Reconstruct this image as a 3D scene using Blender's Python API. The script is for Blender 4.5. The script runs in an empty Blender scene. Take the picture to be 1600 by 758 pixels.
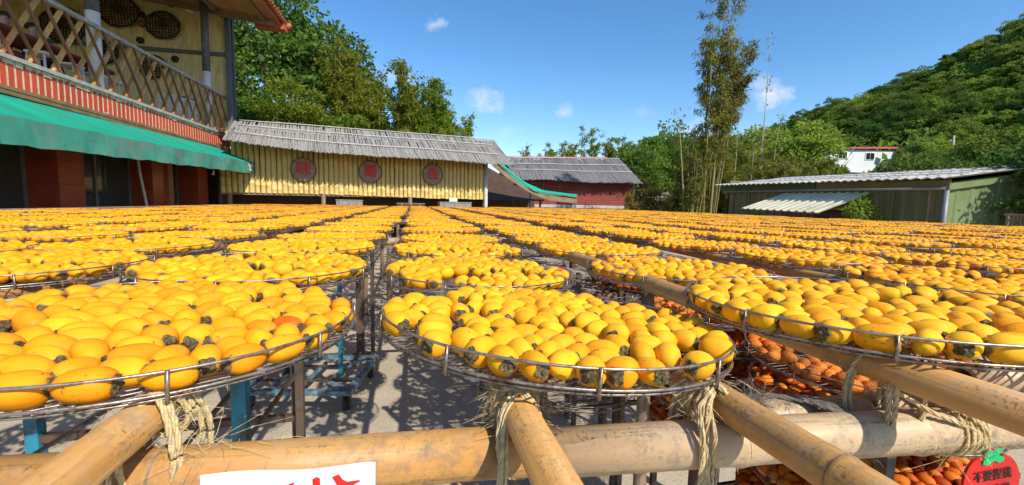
import bpy, bmesh, math, random
import numpy as np
from mathutils import Vector, Matrix, noise as mnoise

random.seed(11); RNG = np.random.default_rng(11)
SC = bpy.context.scene; COL = SC.collection
H = 1.62                       # eye height above the concrete yard; trays stand about 1.42 m high
R = math.radians

# ---------------------------------------------------------------- camera
cam_d = bpy.data.cameras.new('camera'); cam = bpy.data.objects.new('camera', cam_d); COL.objects.link(cam)
cam_d.sensor_width = 36; cam_d.lens = 15.07; cam_d.clip_start = .02; cam_d.clip_end = 3000
cx, cy, cz = Vector((.97427, -.22439, .02121)), Vector((0, .0941, .99556)), Vector((-.22539, -.96995, .09168))
cy = cz.cross(cx).normalized(); cx = cy.cross(cz).normalized()
cam.matrix_world = Matrix(((cx.x, cy.x, cz.x, 0), (cx.y, cy.y, cz.y, 0), (cx.z, cy.z, cz.z, H), (0, 0, 0, 1)))
SC.camera = cam

# ---------------------------------------------------------------- light
SUN_EL, SUN_AZ = R(41), math.atan2(.46, -.89)     # the sun stands behind the viewer's right shoulder
sun_d = bpy.data.lights.new('sun', 'SUN'); sun = bpy.data.objects.new('sun', sun_d); COL.objects.link(sun)
sun_d.energy = 4.6; sun_d.angle = R(.53); sun_d.color = (1, .94, .82)
to_sun = Vector((math.sin(SUN_AZ)*math.cos(SUN_EL), math.cos(SUN_AZ)*math.cos(SUN_EL), math.sin(SUN_EL)))
sun.rotation_euler = to_sun.to_track_quat('Z', 'Y').to_euler(); sun.location = (20, -12, 30)

W = bpy.data.worlds.new('World'); SC.world = W; W.use_nodes = True
nt = W.node_tree; nt.nodes.clear()
def wn(t, **k):
    n = nt.nodes.new(t)
    for a, v in k.items(): setattr(n, a, v)
    return n
sky = wn('ShaderNodeTexSky', sky_type='NISHITA', sun_disc=False, sun_elevation=SUN_EL, sun_rotation=SUN_AZ,
         altitude=100, air_density=1.0, dust_density=.3, ozone_density=3.0)
hs = wn('ShaderNodeHueSaturation'); hs.inputs['Saturation'].default_value = 1.24; hs.inputs['Value'].default_value = 1.20
nt.links.new(sky.outputs[0], hs.inputs['Color'])
tc = wn('ShaderNodeTexCoord')
nz = wn('ShaderNodeTexNoise'); nz.inputs['Scale'].default_value = 15; nz.inputs['Detail'].default_value = 8; nz.inputs['Roughness'].default_value = .62
mp = wn('ShaderNodeMapping'); mp.inputs['Scale'].default_value = (1, 1, 1.3)
nt.links.new(tc.outputs['Generated'], mp.inputs[0]); nt.links.new(mp.outputs[0], nz.inputs['Vector'])
# small fair-weather puffs: (direction, angular radius, density)
PUFFS = [((.045,.931,.362),.022,.75),((.154,.962,.224),.036,.95),((.172,.962,.216),.024,.7),((.331,.921,.203),.022,.5),
         ((.665,.715,.215),.032,.85),((.652,.719,.239),.026,.7),((.522,.841,.143),.025,.6),((.475,.857,.2),.018,.25),
         ((.204,.966,.161),.028,.28),((-.046,.964,.261),.03,.42),((-.02,.966,.25),.03,.4),
         ((.58,.80,.16),.03,.3),((-.5,.8,.3),.03,.6),((-.7,.55,.25),.04,.8),((.95,.05,.3),.04,.7),((.8,-.4,.3),.04,.7),
         ((-.3,-.9,.3),.04,.7),((.2,-.9,.35),.03,.6),((-.9,-.2,.3),.04,.7)]
wz = wn('ShaderNodeTexNoise'); wz.inputs['Scale'].default_value = 30; wz.inputs['Detail'].default_value = 7; wz.inputs['Roughness'].default_value = .6
nt.links.new(tc.outputs['Generated'], wz.inputs['Vector'])
ws = wn('ShaderNodeVectorMath', operation='MULTIPLY_ADD'); ws.inputs[1].default_value = (.075, .075, .055); nt.links.new(wz.outputs['Color'], ws.inputs[0])
wo_ = wn('ShaderNodeVectorMath', operation='SUBTRACT'); wo_.inputs[1].default_value = (.0375, .0375, .0275); nt.links.new(tc.outputs['Generated'], wo_.inputs[0]); nt.links.new(wo_.outputs[0], ws.inputs[2]); warped = ws.outputs[0]
acc = None
def wm(op, a, b=None, c=None):
    n = wn('ShaderNodeMath', operation=op)
    for i, v in enumerate((a, b, c)):
        if v is None: continue
        if isinstance(v, (int, float)): n.inputs[i].default_value = v
        else: nt.links.new(v, n.inputs[i])
    return n.outputs[0]
for d, rad, den in PUFFS:
    d = Vector(d).normalized()
    s = wn('ShaderNodeVectorMath', operation='SUBTRACT'); s.inputs[1].default_value = d
    nt.links.new(warped, s.inputs[0])
    m = wn('ShaderNodeVectorMath', operation='MULTIPLY'); m.inputs[1].default_value = (1, 1, 1.7)
    nt.links.new(s.outputs[0], m.inputs[0])
    l = wn('ShaderNodeVectorMath', operation='LENGTH'); nt.links.new(m.outputs[0], l.inputs[0])
    v = wm('MULTIPLY', wm('SUBTRACT', 1.0, wm('DIVIDE', l.outputs['Value'], rad*1.35)), den*1.15)
    v = wm('MAXIMUM', v, 0.0)
    acc = v if acc is None else wm('MAXIMUM', acc, v)
cl = wm('MULTIPLY', acc, wm('MULTIPLY_ADD', nz.outputs['Fac'], 4.0, -1.2))
cl = wm('MINIMUM', wm('MAXIMUM', cl, 0.0), .92)
mix = wn('ShaderNodeMix', data_type='RGBA'); mix.inputs['B'].default_value = (5.6, 5.8, 6.1, 1)
nt.links.new(cl, mix.inputs['Factor']); nt.links.new(hs.outputs[0], mix.inputs['A'])
bg = wn('ShaderNodeBackground'); bg.inputs['Strength'].default_value = .13
nt.links.new(mix.outputs['Result'], bg.inputs['Color'])
wo = wn('ShaderNodeOutputWorld'); nt.links.new(bg.outputs[0], wo.inputs[0])
SC.view_settings.view_transform = 'Standard'; SC.view_settings.look = 'None'
SC.view_settings.exposure = .32; SC.view_settings.gamma = 1; SC.view_settings.use_curve_mapping = False
SC.cycles.max_bounces = 6; SC.cycles.diffuse_bounces = 3; SC.cycles.glossy_bounces = 3; SC.cycles.transmission_bounces = 4
SC.cycles.transparent_max_bounces = 8; SC.cycles.caustics_reflective = False; SC.cycles.caustics_refractive = False

# ---------------------------------------------------------------- mesh helpers
class MB:
    """collects simple shapes and links them as one mesh object"""
    def __init__(s): s.v = []; s.f = []; s.m = []; s.mi = 0; s.smooth_from = None
    def add(s, vs, fs):
        o = len(s.v); s.v.extend([tuple(p) for p in vs]); s.f.extend([tuple(i+o for i in f) for f in fs]); s.m.extend([s.mi]*len(fs)); return s
    def box(s, c, d, rot=None):
        x, y, z = d[0]/2, d[1]/2, d[2]/2
        vs = [Vector((a*x, b*y, e*z)) for a in (-1, 1) for b in (-1, 1) for e in (-1, 1)]
        if rot is not None: vs = [rot @ p for p in vs]
        vs = [p+Vector(c) for p in vs]
        return s.add(vs, [(0,1,3,2),(4,6,7,5),(0,4,5,1),(2,3,7,6),(0,2,6,4),(1,5,7,3)])
    def hexa(s, a):   # eight corners: bottom four, top four (same order round)
        return s.add(a, [(3,2,1,0),(4,5,6,7),(0,1,5,4),(1,2,6,5),(2,3,7,6),(3,0,4,7)])
    def bar(s, p, q, w, t, up=(0,0,1)):
        p, q, up = Vector(p), Vector(q), Vector(up); d = (q-p).normalized()
        a = d.cross(up)
        if a.length < 1e-5: a = d.cross(Vector((1,0,0)))
        a.normalize(); b = a.cross(d).normalized()
        a *= w/2; b *= t/2
        return s.hexa([p-a-b, p+a-b, p+a+b, p-a+b, q-a-b, q+a-b, q+a+b, q-a+b])
    def tube(s, pts, rad, n=8, caps=True, closed=False):
        pts = [Vector(p) for p in pts]; k = len(pts)
        rs = rad if isinstance(rad, (list, tuple)) else [rad]*k
        up = None; rings = []
        for i in range(k):
            if closed: t = pts[(i+1) % k]-pts[i-1]
            else: t = pts[min(i+1, k-1)]-pts[max(i-1, 0)]
            t.normalize()
            if up is None:
                up = t.cross(Vector((0,0,1)))
                if up.length < 1e-3: up = t.cross(Vector((1,0,0)))
            up = (up-t*up.dot(t)).normalized(); b = t.cross(up)
            rings.append([pts[i]+(up*math.cos(2*math.pi*j/n)+b*math.sin(2*math.pi*j/n))*rs[i] for j in range(n)])
        vs = [p for r in rings for p in r]; fs = []
        for i in range(k if closed else k-1):
            a, b2 = i*n, ((i+1) % k)*n
            for j in range(n):
                fs.append((a+j, a+(j+1) % n, b2+(j+1) % n, b2+j))
        if caps and not closed:
            fs.append(tuple(range(n-1, -1, -1))); fs.append(tuple((k-1)*n+j for j in range(n)))
        return s.add(vs, fs)
    def ring(s, c, rad, r, n=48, m=6):
        c = Vector(c)
        return s.tube([c+Vector((rad*math.cos(2*math.pi*i/n), rad*math.sin(2*math.pi*i/n), 0)) for i in range(n)], r, m, closed=True)
    def poly(s, pts, nrm, th):   # flat outline with a real thickness
        n = Vector(nrm).normalized()*th; k = len(pts); P = [Vector(p) for p in pts]
        return s.add(P+[p+n for p in P], [tuple(range(k-1, -1, -1)), tuple(range(k, 2*k))]+[(i, (i+1) % k, k+(i+1) % k, k+i) for i in range(k)])
    def mesh(s, name, mats, smooth=False):
        me = bpy.data.meshes.new(name); me.from_pydata(s.v, [], s.f)
        for m in (mats if isinstance(mats, (list, tuple)) else [mats]): me.materials.append(m)
        if any(s.m): me.polygons.foreach_set('material_index', s.m)
        if smooth: me.polygons.foreach_set('use_smooth', [True]*len(me.polygons))
        me.update(); return me
    def build(s, name, mats, parent=None, smooth=False, loc=None, fix=False):
        me = s.mesh(name, mats, smooth)
        if fix:
            bm = bmesh.new(); bm.from_mesh(me); bmesh.ops.recalc_face_normals(bm, faces=bm.faces); bm.to_mesh(me); bm.free()
        return link(name, me, parent, loc)

def link(name, me, parent=None, loc=None):
    o = bpy.data.objects.new(name, me); COL.objects.link(o)
    if parent is not None: o.parent = parent
    if loc is not None: o.location = loc
    return o
def tag(o, label=None, cat=None, group=None, kind=None):
    if label: o['label'] = label
    if cat: o['category'] = cat
    if group: o['group'] = group
    if kind: o['kind'] = kind
    return o
def thing(name, label, cat, loc=(0,0,0), rot=(0,0,0), group=None):
    o = bpy.data.objects.new(name, None); COL.objects.link(o); o.empty_display_size = .1
    o.location = loc; o.rotation_euler = rot
    return tag(o, label, cat, group)
def npmesh(name, V, F, mats, cols=None, smooth=True, attr='tint'):
    """V (n,3), F (m,k) arrays -> mesh, with one colour per vertex when given"""
    me = bpy.data.meshes.new(name); n, (m, k) = len(V), F.shape
    me.vertices.add(n); me.vertices.foreach_set('co', np.ascontiguousarray(V, np.float32).ravel())
    me.loops.add(m*k); me.loops.foreach_set('vertex_index', np.ascontiguousarray(F, np.int32).ravel())
    me.polygons.add(m); me.polygons.foreach_set('loop_start', np.arange(0, m*k, k, dtype=np.int32))
    me.polygons.foreach_set('use_smooth', np.full(m, smooth))
    for x in (mats if isinstance(mats, (list, tuple)) else [mats]): me.materials.append(x)
    me.update(calc_edges=True)
    if cols is not None:
        a = me.color_attributes.new(attr, 'FLOAT_COLOR', 'POINT')
        c = np.ones((n, 4), np.float32); c[:, :3] = cols; a.data.foreach_set('color', c.ravel())
    return me
ORD = ['zeroth','first','second','third','fourth','fifth','sixth','seventh','eighth','ninth','tenth','eleventh','twelfth','thirteenth',
       'fourteenth','fifteenth','sixteenth','seventeenth','eighteenth','nineteenth','twentieth','twenty-first','twenty-second','twenty-third',
       'twenty-fourth','twenty-fifth','twenty-sixth','twenty-seventh','twenty-eighth','twenty-ninth','thirtieth','thirty-first','thirty-second','thirty-third','thirty-fourth','thirty-fifth','thirty-sixth','thirty-seventh']

# ---------------------------------------------------------------- materials
class NT:
    def __init__(s, name):
        s.mat = bpy.data.materials.new(name); s.mat.use_nodes = True; s.t = s.mat.node_tree; s.t.nodes.clear()
        s.out = s.n('ShaderNodeOutputMaterial'); s.p = s.n('ShaderNodeBsdfPrincipled'); s.l(s.p.outputs[0], s.out.inputs[0])
    def n(s, t, **k):
        x = s.t.nodes.new(t)
        for a, v in k.items(): setattr(x, a, v)
        return x
    def l(s, a, b): s.t.links.new(a, b)
    def val(s, sock, v):
        if hasattr(v, 'is_output'): s.l(v, sock)
        elif isinstance(v, (tuple, list)) and len(v) == 3 and sock.type == 'RGBA': sock.default_value = (*v, 1)
        else: sock.default_value = v
    def co(s, kind='Object', scale=(1,1,1)):
        t = s.n('ShaderNodeTexCoord'); m = s.n('ShaderNodeMapping'); m.inputs['Scale'].default_value = scale
        s.l(t.outputs[kind], m.inputs[0]); return m.outputs[0]
    def noise(s, vec, scale, detail=4, rough=.55, dist=0):
        x = s.n('ShaderNodeTexNoise'); s.l(vec, x.inputs['Vector'])
        for a, v in (('Scale', scale), ('Detail', detail), ('Roughness', rough), ('Distortion', dist)): x.inputs[a].default_value = v
        return x.outputs['Fac']
    def ramp(s, fac, a, b, lo=(0,0,0), hi=(1,1,1)):
        x = s.n('ShaderNodeValToRGB'); e = x.color_ramp.elements
        e[0].position, e[1].position = a, b; e[0].color = (*lo, 1); e[1].color = (*hi, 1)
        s.l(fac, x.inputs[0]); return x.outputs[0]
    def mix(s, fac, a, b, mode='MIX'):
        x = s.n('ShaderNodeMix', data_type='RGBA', blend_type=mode)
        s.val(x.inputs['Factor'], fac); s.val(x.inputs['A'], a); s.val(x.inputs['B'], b); return x.outputs['Result']
    def math(s, op, a, b=0.0):
        x = s.n('ShaderNodeMath', operation=op); s.val(x.inputs[0], a); s.val(x.inputs[1], b); return x.outputs[0]
    def bump(s, h, strength=.3, dist=.01):
        x = s.n('ShaderNodeBump'); x.inputs['Strength'].default_value = strength; x.inputs['Distance'].default_value = dist
        s.l(h, x.inputs['Height']); s.l(x.outputs[0], s.p.inputs['Normal']); return x
    def set(s, **k):
        nm = dict(col='Base Color', rough='Roughness', metal='Metallic', spec='Specular IOR Level', sss='Subsurface Weight', trans='Transmission Weight', coat='Coat Weight', emit='Emission Strength', ecol='Emission Color')
        for a, v in k.items(): s.val(s.p.inputs[nm[a]], v)
        return s

def plain(name, col, rough=.6, var=.25, scale=6, metal=0, stretch=(1,1,1), bump=.15, bscale=40, dirt=None, dirt_at=(.55,.75), spec=.4, rnd=0):
    m = NT(name); v = m.co('Object', stretch)
    f = m.noise(v, scale, 6, .6)
    lo = tuple(c*(1-var) for c in col); hi = tuple(min(1, c*(1+var)) for c in col)
    c = m.ramp(f, .3, .7, lo, hi)
    if dirt: c = m.mix(m.ramp(m.noise(v, scale*.7+1.3, 8, .7), *dirt_at), c, dirt)
    if rnd:
        oi = m.n('ShaderNodeObjectInfo'); hv = m.n('ShaderNodeHueSaturation')
        x = m.math('MULTIPLY_ADD', oi.outputs['Random'], rnd*2); x.node.inputs[2].default_value = 1-rnd
        m.l(x, hv.inputs['Value']); m.l(c, hv.inputs['Color']); c = hv.outputs[0]
    m.set(col=c, rough=rough, metal=metal, spec=spec)
    if bump: m.bump(m.noise(v, bscale, 6, .65), bump, .01)
    return m.mat

def bamboo_mat(name, tan, pale, grain_axis=2, mildew=.5, rough=.38, scale=1.0):
    m = NT(name); st = [70, 70, 70]; st[grain_axis] = 2.2
    v = m.co('Object', tuple(x*scale for x in st)); v1 = m.co('Object')
    oi = m.n('ShaderNodeObjectInfo')
    add = m.n('ShaderNodeVectorMath', operation='ADD'); m.l(v1, add.inputs[0]); m.l(oi.outputs['Random'], add.inputs[1]); v1 = add.outputs[0]
    g = m.noise(v, 1, 5, .6); blot = m.noise(v1, 7*scale, 5, .6)
    c = m.mix(m.ramp(blot, .35, .68), tan, pale); c = m.mix(m.math('MULTIPLY', m.ramp(m.noise(v1, 3.1*scale, 3, .5), .42, .66), .6), c, tuple(x*.70 for x in tan))
    c = m.mix(m.ramp(g, .35, .75), c, tuple(x*.55 for x in tan))
    sp = m.math('MULTIPLY', m.ramp(m.noise(v1, 230*scale, 3, .7), .53, .62), m.ramp(m.noise(v1, 9*scale, 5, .65), .42, .56))
    c = m.mix(m.math('MULTIPLY', sp, min(1, mildew*1.35)), c, (.085,.062,.045))
    gr = m.math('MULTIPLY', m.ramp(m.noise(v1, 16*scale, 6, .7), .50, .68), mildew*.65)
    c = m.mix(gr, c, (.30,.27,.23))
    cr = m.ramp(m.noise(v, .55, 2, .5), .30, .315)
    c = m.mix(m.math('MULTIPLY', m.math('SUBTRACT', 1.0, cr), .5), c, (.10,.06,.03))
    st2 = [26, 26, 26]; st2[grain_axis] = .9; v2 = m.co('Object', tuple(x*scale for x in st2)); stn = m.noise(v2, 1, 6, .7)
    c = m.mix(m.math('MULTIPLY', m.ramp(stn, .46, .60), .8), c, tuple(x*y for x, y in zip(tan, (.78, .60, .45))))
    c = m.mix(m.math('MULTIPLY', m.ramp(stn, .46, .30), .30), c, tuple(min(.8, x*1.08+.02) for x in pale))
    mo = m.math('MULTIPLY', m.ramp(m.noise(v1, 7*scale, 8, .75), .46, .62), m.ramp(m.noise(v1, 60*scale, 5, .75), .44, .58))
    c = m.mix(m.math('MULTIPLY', mo, mildew*.8), c, (.14,.115,.09))
    m.set(col=c, rough=m.ramp(blot, .3, .7, (rough,)*3, (rough+.22,)*3), spec=.45)
    m.bump(g, .16, .004); return m.mat

def fruit_mat(name, kind):
    m = NT(name); v = m.co('Object')
    if kind == 'object':
        oi = m.n('ShaderNodeObjectInfo'); base = oi.outputs['Color']; rnd = oi.outputs['Random']
        add = m.n('ShaderNodeVectorMath', operation='ADD'); m.l(v, add.inputs[0]); m.l(rnd, add.inputs[1]); v = add.outputs[0]
    else:
        a = m.n('ShaderNodeAttribute', attribute_name='tint'); base = a.outputs['Color']
    big = m.noise(v, 26, 4, .6); fine = m.noise(v, 420, 3, .6); spot = m.noise(v, 210, 2, .5)
    hv = m.n('ShaderNodeHueSaturation'); hv.inputs['Hue'].default_value = .487; hv.inputs['Value'].default_value = .90
    m.l(base, hv.inputs['Color'])
    c = m.mix(m.ramp(big, .38, .72), base, hv.outputs[0])
    bl = m.math('MULTIPLY', m.ramp(spot, .64, .71), m.ramp(m.noise(v, 34, 3, .5), .50, .60))
    c = m.mix(m.math('MULTIPLY', bl, .75), c, (.10,.045,.012))
    c = m.mix(m.math('MULTIPLY', m.ramp(m.noise(v, 60, 6, .75), .56, .72), .42), c, (.60,.31,.06))
    m.set(col=c, rough=m.ramp(m.noise(v, 55, 4, .6), .3, .7, (.48,)*3, (.68,)*3), spec=.20)
    if kind == 'object':
        m.set(sss=.22); m.p.inputs['Subsurface Radius'].default_value = (.012, .006, .0015); m.p.inputs['Subsurface Scale'].default_value = .6
        m.bump(m.mix(.5, fine, m.noise(v, 90, 3, .5)), .10, .002)
    return m.mat

def leaf_mat(name, ca, cb, cc, trans=.35, rv=.3):
    m = NT(name); a = m.n('ShaderNodeAttribute', attribute_name='tint')
    sp = m.n('ShaderNodeSeparateColor'); m.l(a.outputs['Color'], sp.inputs[0])
    c = m.mix(sp.outputs[0], ca, cb); c = m.mix(sp.outputs[1], c, cc)
    oi = m.n('ShaderNodeObjectInfo'); hv = m.n('ShaderNodeHueSaturation')
    x = m.math('MULTIPLY_ADD', oi.outputs['Random'], rv); x.node.inputs[2].default_value = 1-rv/2; m.l(x, hv.inputs['Value'])
    y = m.math('MULTIPLY_ADD', m.math('FRACT', m.math('MULTIPLY', oi.outputs['Random'], 7.3)), .07); y.node.inputs[2].default_value = .455; m.l(y, hv.inputs['Hue'])
    m.l(c, hv.inputs['Color']); c = hv.outputs[0]
    m.set(col=c, rough=.65, spec=.18)
    tr = m.n('ShaderNodeBsdfTranslucent'); b2 = m.mix(.5, c, tuple(min(1, q*1.5) for q in cb)); m.l(b2, tr.inputs[0])
    ms = m.n('ShaderNodeMixShader'); ms.inputs[0].default_value = trans
    m.l(m.p.outputs[0], ms.inputs[1]); m.l(tr.outputs[0], ms.inputs[2]); m.l(ms.outputs[0], m.out.inputs[0])
    return m.mat

M = {}
M['fruit'] = fruit_mat('persimmon_skin', 'object'); M['fruit_stuff'] = fruit_mat('persimmon_skin_far', 'attr')
M['calyx'] = plain('dry_calyx', (.20,.165,.07), .8, .6, 130, bump=.6, bscale=300, dirt=(.06,.035,.018), dirt_at=(.42,.60), rnd=.3)
M['stem'] = plain('calyx_stem', (.10,.06,.03), .85, .5, 200)
M['dried'] = plain('dried_skin', (.74,.20,.010), .42, .5, 55, bump=.6, bscale=160, dirt=(.22,.045,.006), dirt_at=(.52,.72), rnd=.35)
M['wire'] = plain('galvanised_wire', (.34,.30,.26), .40, .25, 60, metal=.75, bump=.1, dirt=(.13,.075,.045), dirt_at=(.48,.64))
M['steel_dark'] = plain('rusty_dark_steel', (.10,.075,.06), .6, .5, 18, metal=.35, bump=.3, dirt=(.20,.08,.03), dirt_at=(.5,.72))
M['steel_blue'] = plain('blue_paint', (.02,.17,.26), .5, .35, 14, bump=.2, dirt=(.06,.05,.045), dirt_at=(.50,.62))
M['steel_blue_pale'] = plain('worn_blue_paint', (.13,.27,.36), .55, .3, 20, bump=.2, dirt=(.10,.075,.06), dirt_at=(.42,.58))
M['rubber'] = plain('black_rubber', (.02,.02,.02), .7, .3, 30)
M['concrete'] = None
M['rail'] = bamboo_mat('bamboo_rail_skin', (.50,.235,.052), (.60,.34,.10), 1, .66)
M['bearer'] = bamboo_mat('bamboo_bearer_skin', (.52,.25,.055), (.62,.36,.12), 0, .85)
M['bearer_pale'] = bamboo_mat('bleached_bamboo_skin', (.56,.37,.18), (.68,.54,.36), 0, .95)
M['node'] = plain('bamboo_node', (.20,.14,.08), .7, .5, 60)
M['rope'] = plain('jute_rope', (.70,.53,.27), .9, .35, 120, bump=.6, bscale=500)
M['rope_grey'] = plain('grey_weathered_rope', (.24,.20,.16), .9, .5, 120, bump=.6, bscale=500)
M['paper'] = plain('white_laminated_card', (.82,.82,.82), .3, .03, 10, bump=.03)
M['red_ink'] = plain('red_brush_ink', (.62,.018,.012), .5, .15, 60)
M['board_red'] = plain('red_painted_board', (.50,.015,.012), .45, .2, 14, bump=.1)
M['leaf_green'] = plain('green_painted_leaf', (.0,.40,.13), .4, .2, 10)
M['black_ink'] = plain('black_ink', (.03,.012,.01), .6, .2, 60)
M['bwall'] = bamboo_mat('bamboo_cladding_skin', (.80,.54,.14), (.86,.69,.28), 2, .4, .42, .35)
M['wood_post'] = plain('weathered_timber', (.25,.17,.11), .75, .4, 5, stretch=(12,12,1), bump=.4, bscale=30)
M['wood_slat'] = plain('varnished_slat', (.25,.095,.038), .45, .35, 5, stretch=(6,6,1), bump=.2, rnd=.25)
M['wood_slat_pale'] = plain('pale_lath', (.60,.34,.12), .55, .3, 5, stretch=(6,6,1), bump=.2, rnd=.25)
M['plank'] = plain('weathered_plank', (.27,.19,.13), .75, .4, 3, stretch=(8,1,8), bump=.4)
M['thatch'] = plain('grey_bamboo_thatch', (.30,.28,.255), .85, .45, 3.5, stretch=(9,1.2,9), bump=.5, bscale=30, dirt=(.11,.10,.09), dirt_at=(.52,.66))
M['thatch_dark'] = plain('dark_bamboo_thatch', (.20,.19,.19), .88, .45, 3.0, stretch=(9,1.2,9), bump=.5, bscale=30, dirt=(.07,.07,.075), dirt_at=(.48,.66))
M['batten'] = plain('bleached_batten', (.52,.49,.45), .8, .2, 6)
M['dark_room'] = plain('brown_panel_and_shade', (.085,.045,.028), .6, .3, 4)  # panel brown, also given to the lean-to as shade under the tarpaulin
M['pillar'] = plain('red_brown_tile', (.23,.038,.014), .33, .2, 5, bump=.08)
M['brick_red'] = plain('glazed_red_tile', (.60,.085,.035), .4, .16, 9, bump=.08, rnd=.14)
M['mortar'] = plain('cream_mortar', (.72,.60,.42), .85, .2, 14, bump=.4)
M['cement'] = plain('grey_cement', (.42,.39,.36), .85, .25, 6, bump=.3)
M['soffit'] = plain('brown_soffit', (.26,.15,.07), .8, .3, 4)
M['awn_top'] = plain('green_awning_cloth', (.0,.35,.235), .6, .18, 1.2, stretch=(.6,2.2,.6), dirt=(.02,.22,.16), dirt_at=(.50,.78), bump=.05)
M['awn_val'] = plain('weathered_green_valance', (.05,.30,.215), .65, .3, 2.0, bump=.1, dirt=(.16,.25,.20), dirt_at=(.46,.66), stretch=(1,1.2,.5))
M['white'] = plain('white_paint', (.80,.79,.76), .45, .06, 8, bump=.08)
M['post_dark'] = plain('dark_grey_paint', (.12,.13,.15), .5, .25, 10)
M['yellow_panel'] = plain('yellow_wall_panel', (.74,.62,.30), .7, .2, 2.2, stretch=(4,1,.5), bump=.15, dirt=(.26,.16,.05), dirt_at=(.55,.8))
M['basket'] = plain('dark_woven_basket', (.045,.028,.018), .8, .5, 40)
M['tile_roof'] = plain('orange_roof_tile', (.52,.13,.05), .6, .35, 5, bump=.2, dirt=(.2,.05,.03), dirt_at=(.5,.75))
M['under_roof'] = plain('ochre_ceiling', (.42,.20,.07), .7, .25, 2)
M['glass'] = None
M['grey_panel'] = plain('grey_cabinet', (.16,.16,.17), .5, .15, 4)
M['cream'] = plain('cream_curtain', (.62,.53,.33), .8, .15, 5)
M['disc'] = plain('weathered_sign_wood', (.33,.23,.16), .8, .25, 5, stretch=(1,1,3), bump=.4, bscale=25)
M['disc_rim'] = plain('dark_rim', (.15,.10,.07), .7, .3, 8)
M['crate'] = plain('grey_crate', (.24,.23,.20), .7, .2, 6)
M['tarp'] = plain('bright_green_tarp', (.0,.42,.24), .5, .12, 3, bump=.1)
M['tarp_under'] = plain('brown_tarp_back', (.20,.125,.06), .7, .25, 3)
M['shed'] = plain('olive_steel_sheet', (.135,.140,.060), .55, .22, 1.6, stretch=(1,1,.6), bump=.1, dirt=(.10,.09,.05), dirt_at=(.5,.8))
M['shed_end'] = plain('sage_steel_sheet', (.16,.205,.085), .6, .2, 1.6, bump=.1, dirt=(.16,.20,.08), dirt_at=(.55,.8))
M['fascia'] = plain('dark_green_fascia', (.035,.085,.03), .5, .25, 3)
M['shed_roof'] = plain('grey_roof_sheet', (.46,.44,.40), .6, .3, 2, bump=.1, dirt=(.2,.18,.16), dirt_at=(.5,.7))
M['leanto'] = plain('cream_roof_sheet', (.66,.62,.44), .5, .15, 2, bump=.08, dirt=(.42,.36,.22), dirt_at=(.55,.8))
M['window_dark'] = plain('dark_window', (.018,.022,.026), .15, .2, 4, bump=0)
M['pipe'] = plain('grey_drain_pipe', (.22,.22,.23), .4, .15, 6)
M['red_paint'] = plain('red_corner_paint', (.60,.02,.025), .5, .15, 6)
M['house_white'] = plain('white_render', (.66,.68,.68), .7, .08, .6, bump=.1)
M['roof_red'] = plain('red_sheet_roof', (.50,.10,.09), .6, .15, 2)
M['blue'] = plain('blue_shutter', (.10,.20,.36), .5, .2, 2)
M['bark'] = plain('grey_bark', (.13,.10,.075), .9, .4, 6, stretch=(4,4,1), bump=.5)
M['culm'] = plain('bamboo_culm', (.24,.20,.075), .5, .35, 3, stretch=(6,6,1), rnd=.3)
M['culm_pale'] = plain('pale_dry_culm', (.42,.38,.24), .6, .25, 3, rnd=.2)
M['skin'] = plain('skin', (.50,.29,.20), .55, .08, 20, bump=.05)
M['hair'] = plain('black_hair', (.012,.010,.009), .45, .3, 80)
M['shirt_dark'] = plain('dark_shirt', (.03,.03,.04), .85, .3, 20)
M['shirt_red'] = plain('dull_red_shirt', (.25,.05,.05), .85, .2, 20)
M['feather'] = plain('dark_feathers', (.02,.02,.02), .7, .2, 20)
M['teal'] = plain('teal_plastic', (.02,.50,.45), .4, .1, 20)
M['printed'] = plain('printed_sack', (.58,.52,.50), .6, .12, 12)
M['leaf_a'] = leaf_mat('broad_leaves', (.038,.090,.014), (.125,.22,.030), (.23,.26,.03))
M['leaf_b'] = leaf_mat('bamboo_leaves', (.075,.135,.012), (.24,.31,.028), (.42,.36,.05), .5)
M['leaf_c'] = leaf_mat('dry_bamboo_leaves', (.085,.100,.018), (.24,.23,.035), (.42,.28,.075), .45)
M['leaf_h'] = leaf_mat('hillside_leaves', (.072,.142,.022), (.205,.29,.038), (.30,.31,.08), .52, 1.1)

m = NT('concrete_yard'); v = m.co('Object')
f = m.noise(v, 1.3, 8, .65); g = m.noise(v, 60, 5, .7); k = m.noise(v, 260, 2, .6)
c = m.ramp(f, .3, .72, (.45,.375,.27), (.64,.545,.40)); c = m.mix(m.ramp(g, .35, .8), c, (.28,.235,.175)); c = m.mix(m.math('MULTIPLY', m.ramp(k, .62, .72), .5), c, (.14,.125,.105))
m.set(col=c, rough=.9, spec=.2); m.bump(m.mix(.5, g, k), .5, .006); M['concrete'] = m.mat
m = NT('far_grass'); v = m.co('Object'); c = m.ramp(m.noise(v, .35, 8, .7), .3, .7, (.03,.055,.015), (.085,.11,.03)); m.set(col=c, rough=.95, spec=.1); m.bump(m.noise(v, 3, 6, .7), 1, .3); M['grass'] = m.mat
m = NT('window_glass'); m.set(col=(.06,.07,.07), rough=.06, spec=.6); m.p.inputs['Alpha'].default_value = .45; M['glass'] = m.mat
m = NT('red_brickwork'); v = m.co('Object'); b = m.n('ShaderNodeTexBrick'); m.l(v, b.inputs['Vector'])
mpn = v.node; mpn.inputs['Rotation'].default_value = (R(90), 0, 0)
b.inputs['Color1'].default_value = (.37,.068,.036,1); b.inputs['Color2'].default_value = (.27,.048,.028,1); b.inputs['Mortar'].default_value = (.10,.03,.022,1)
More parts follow.
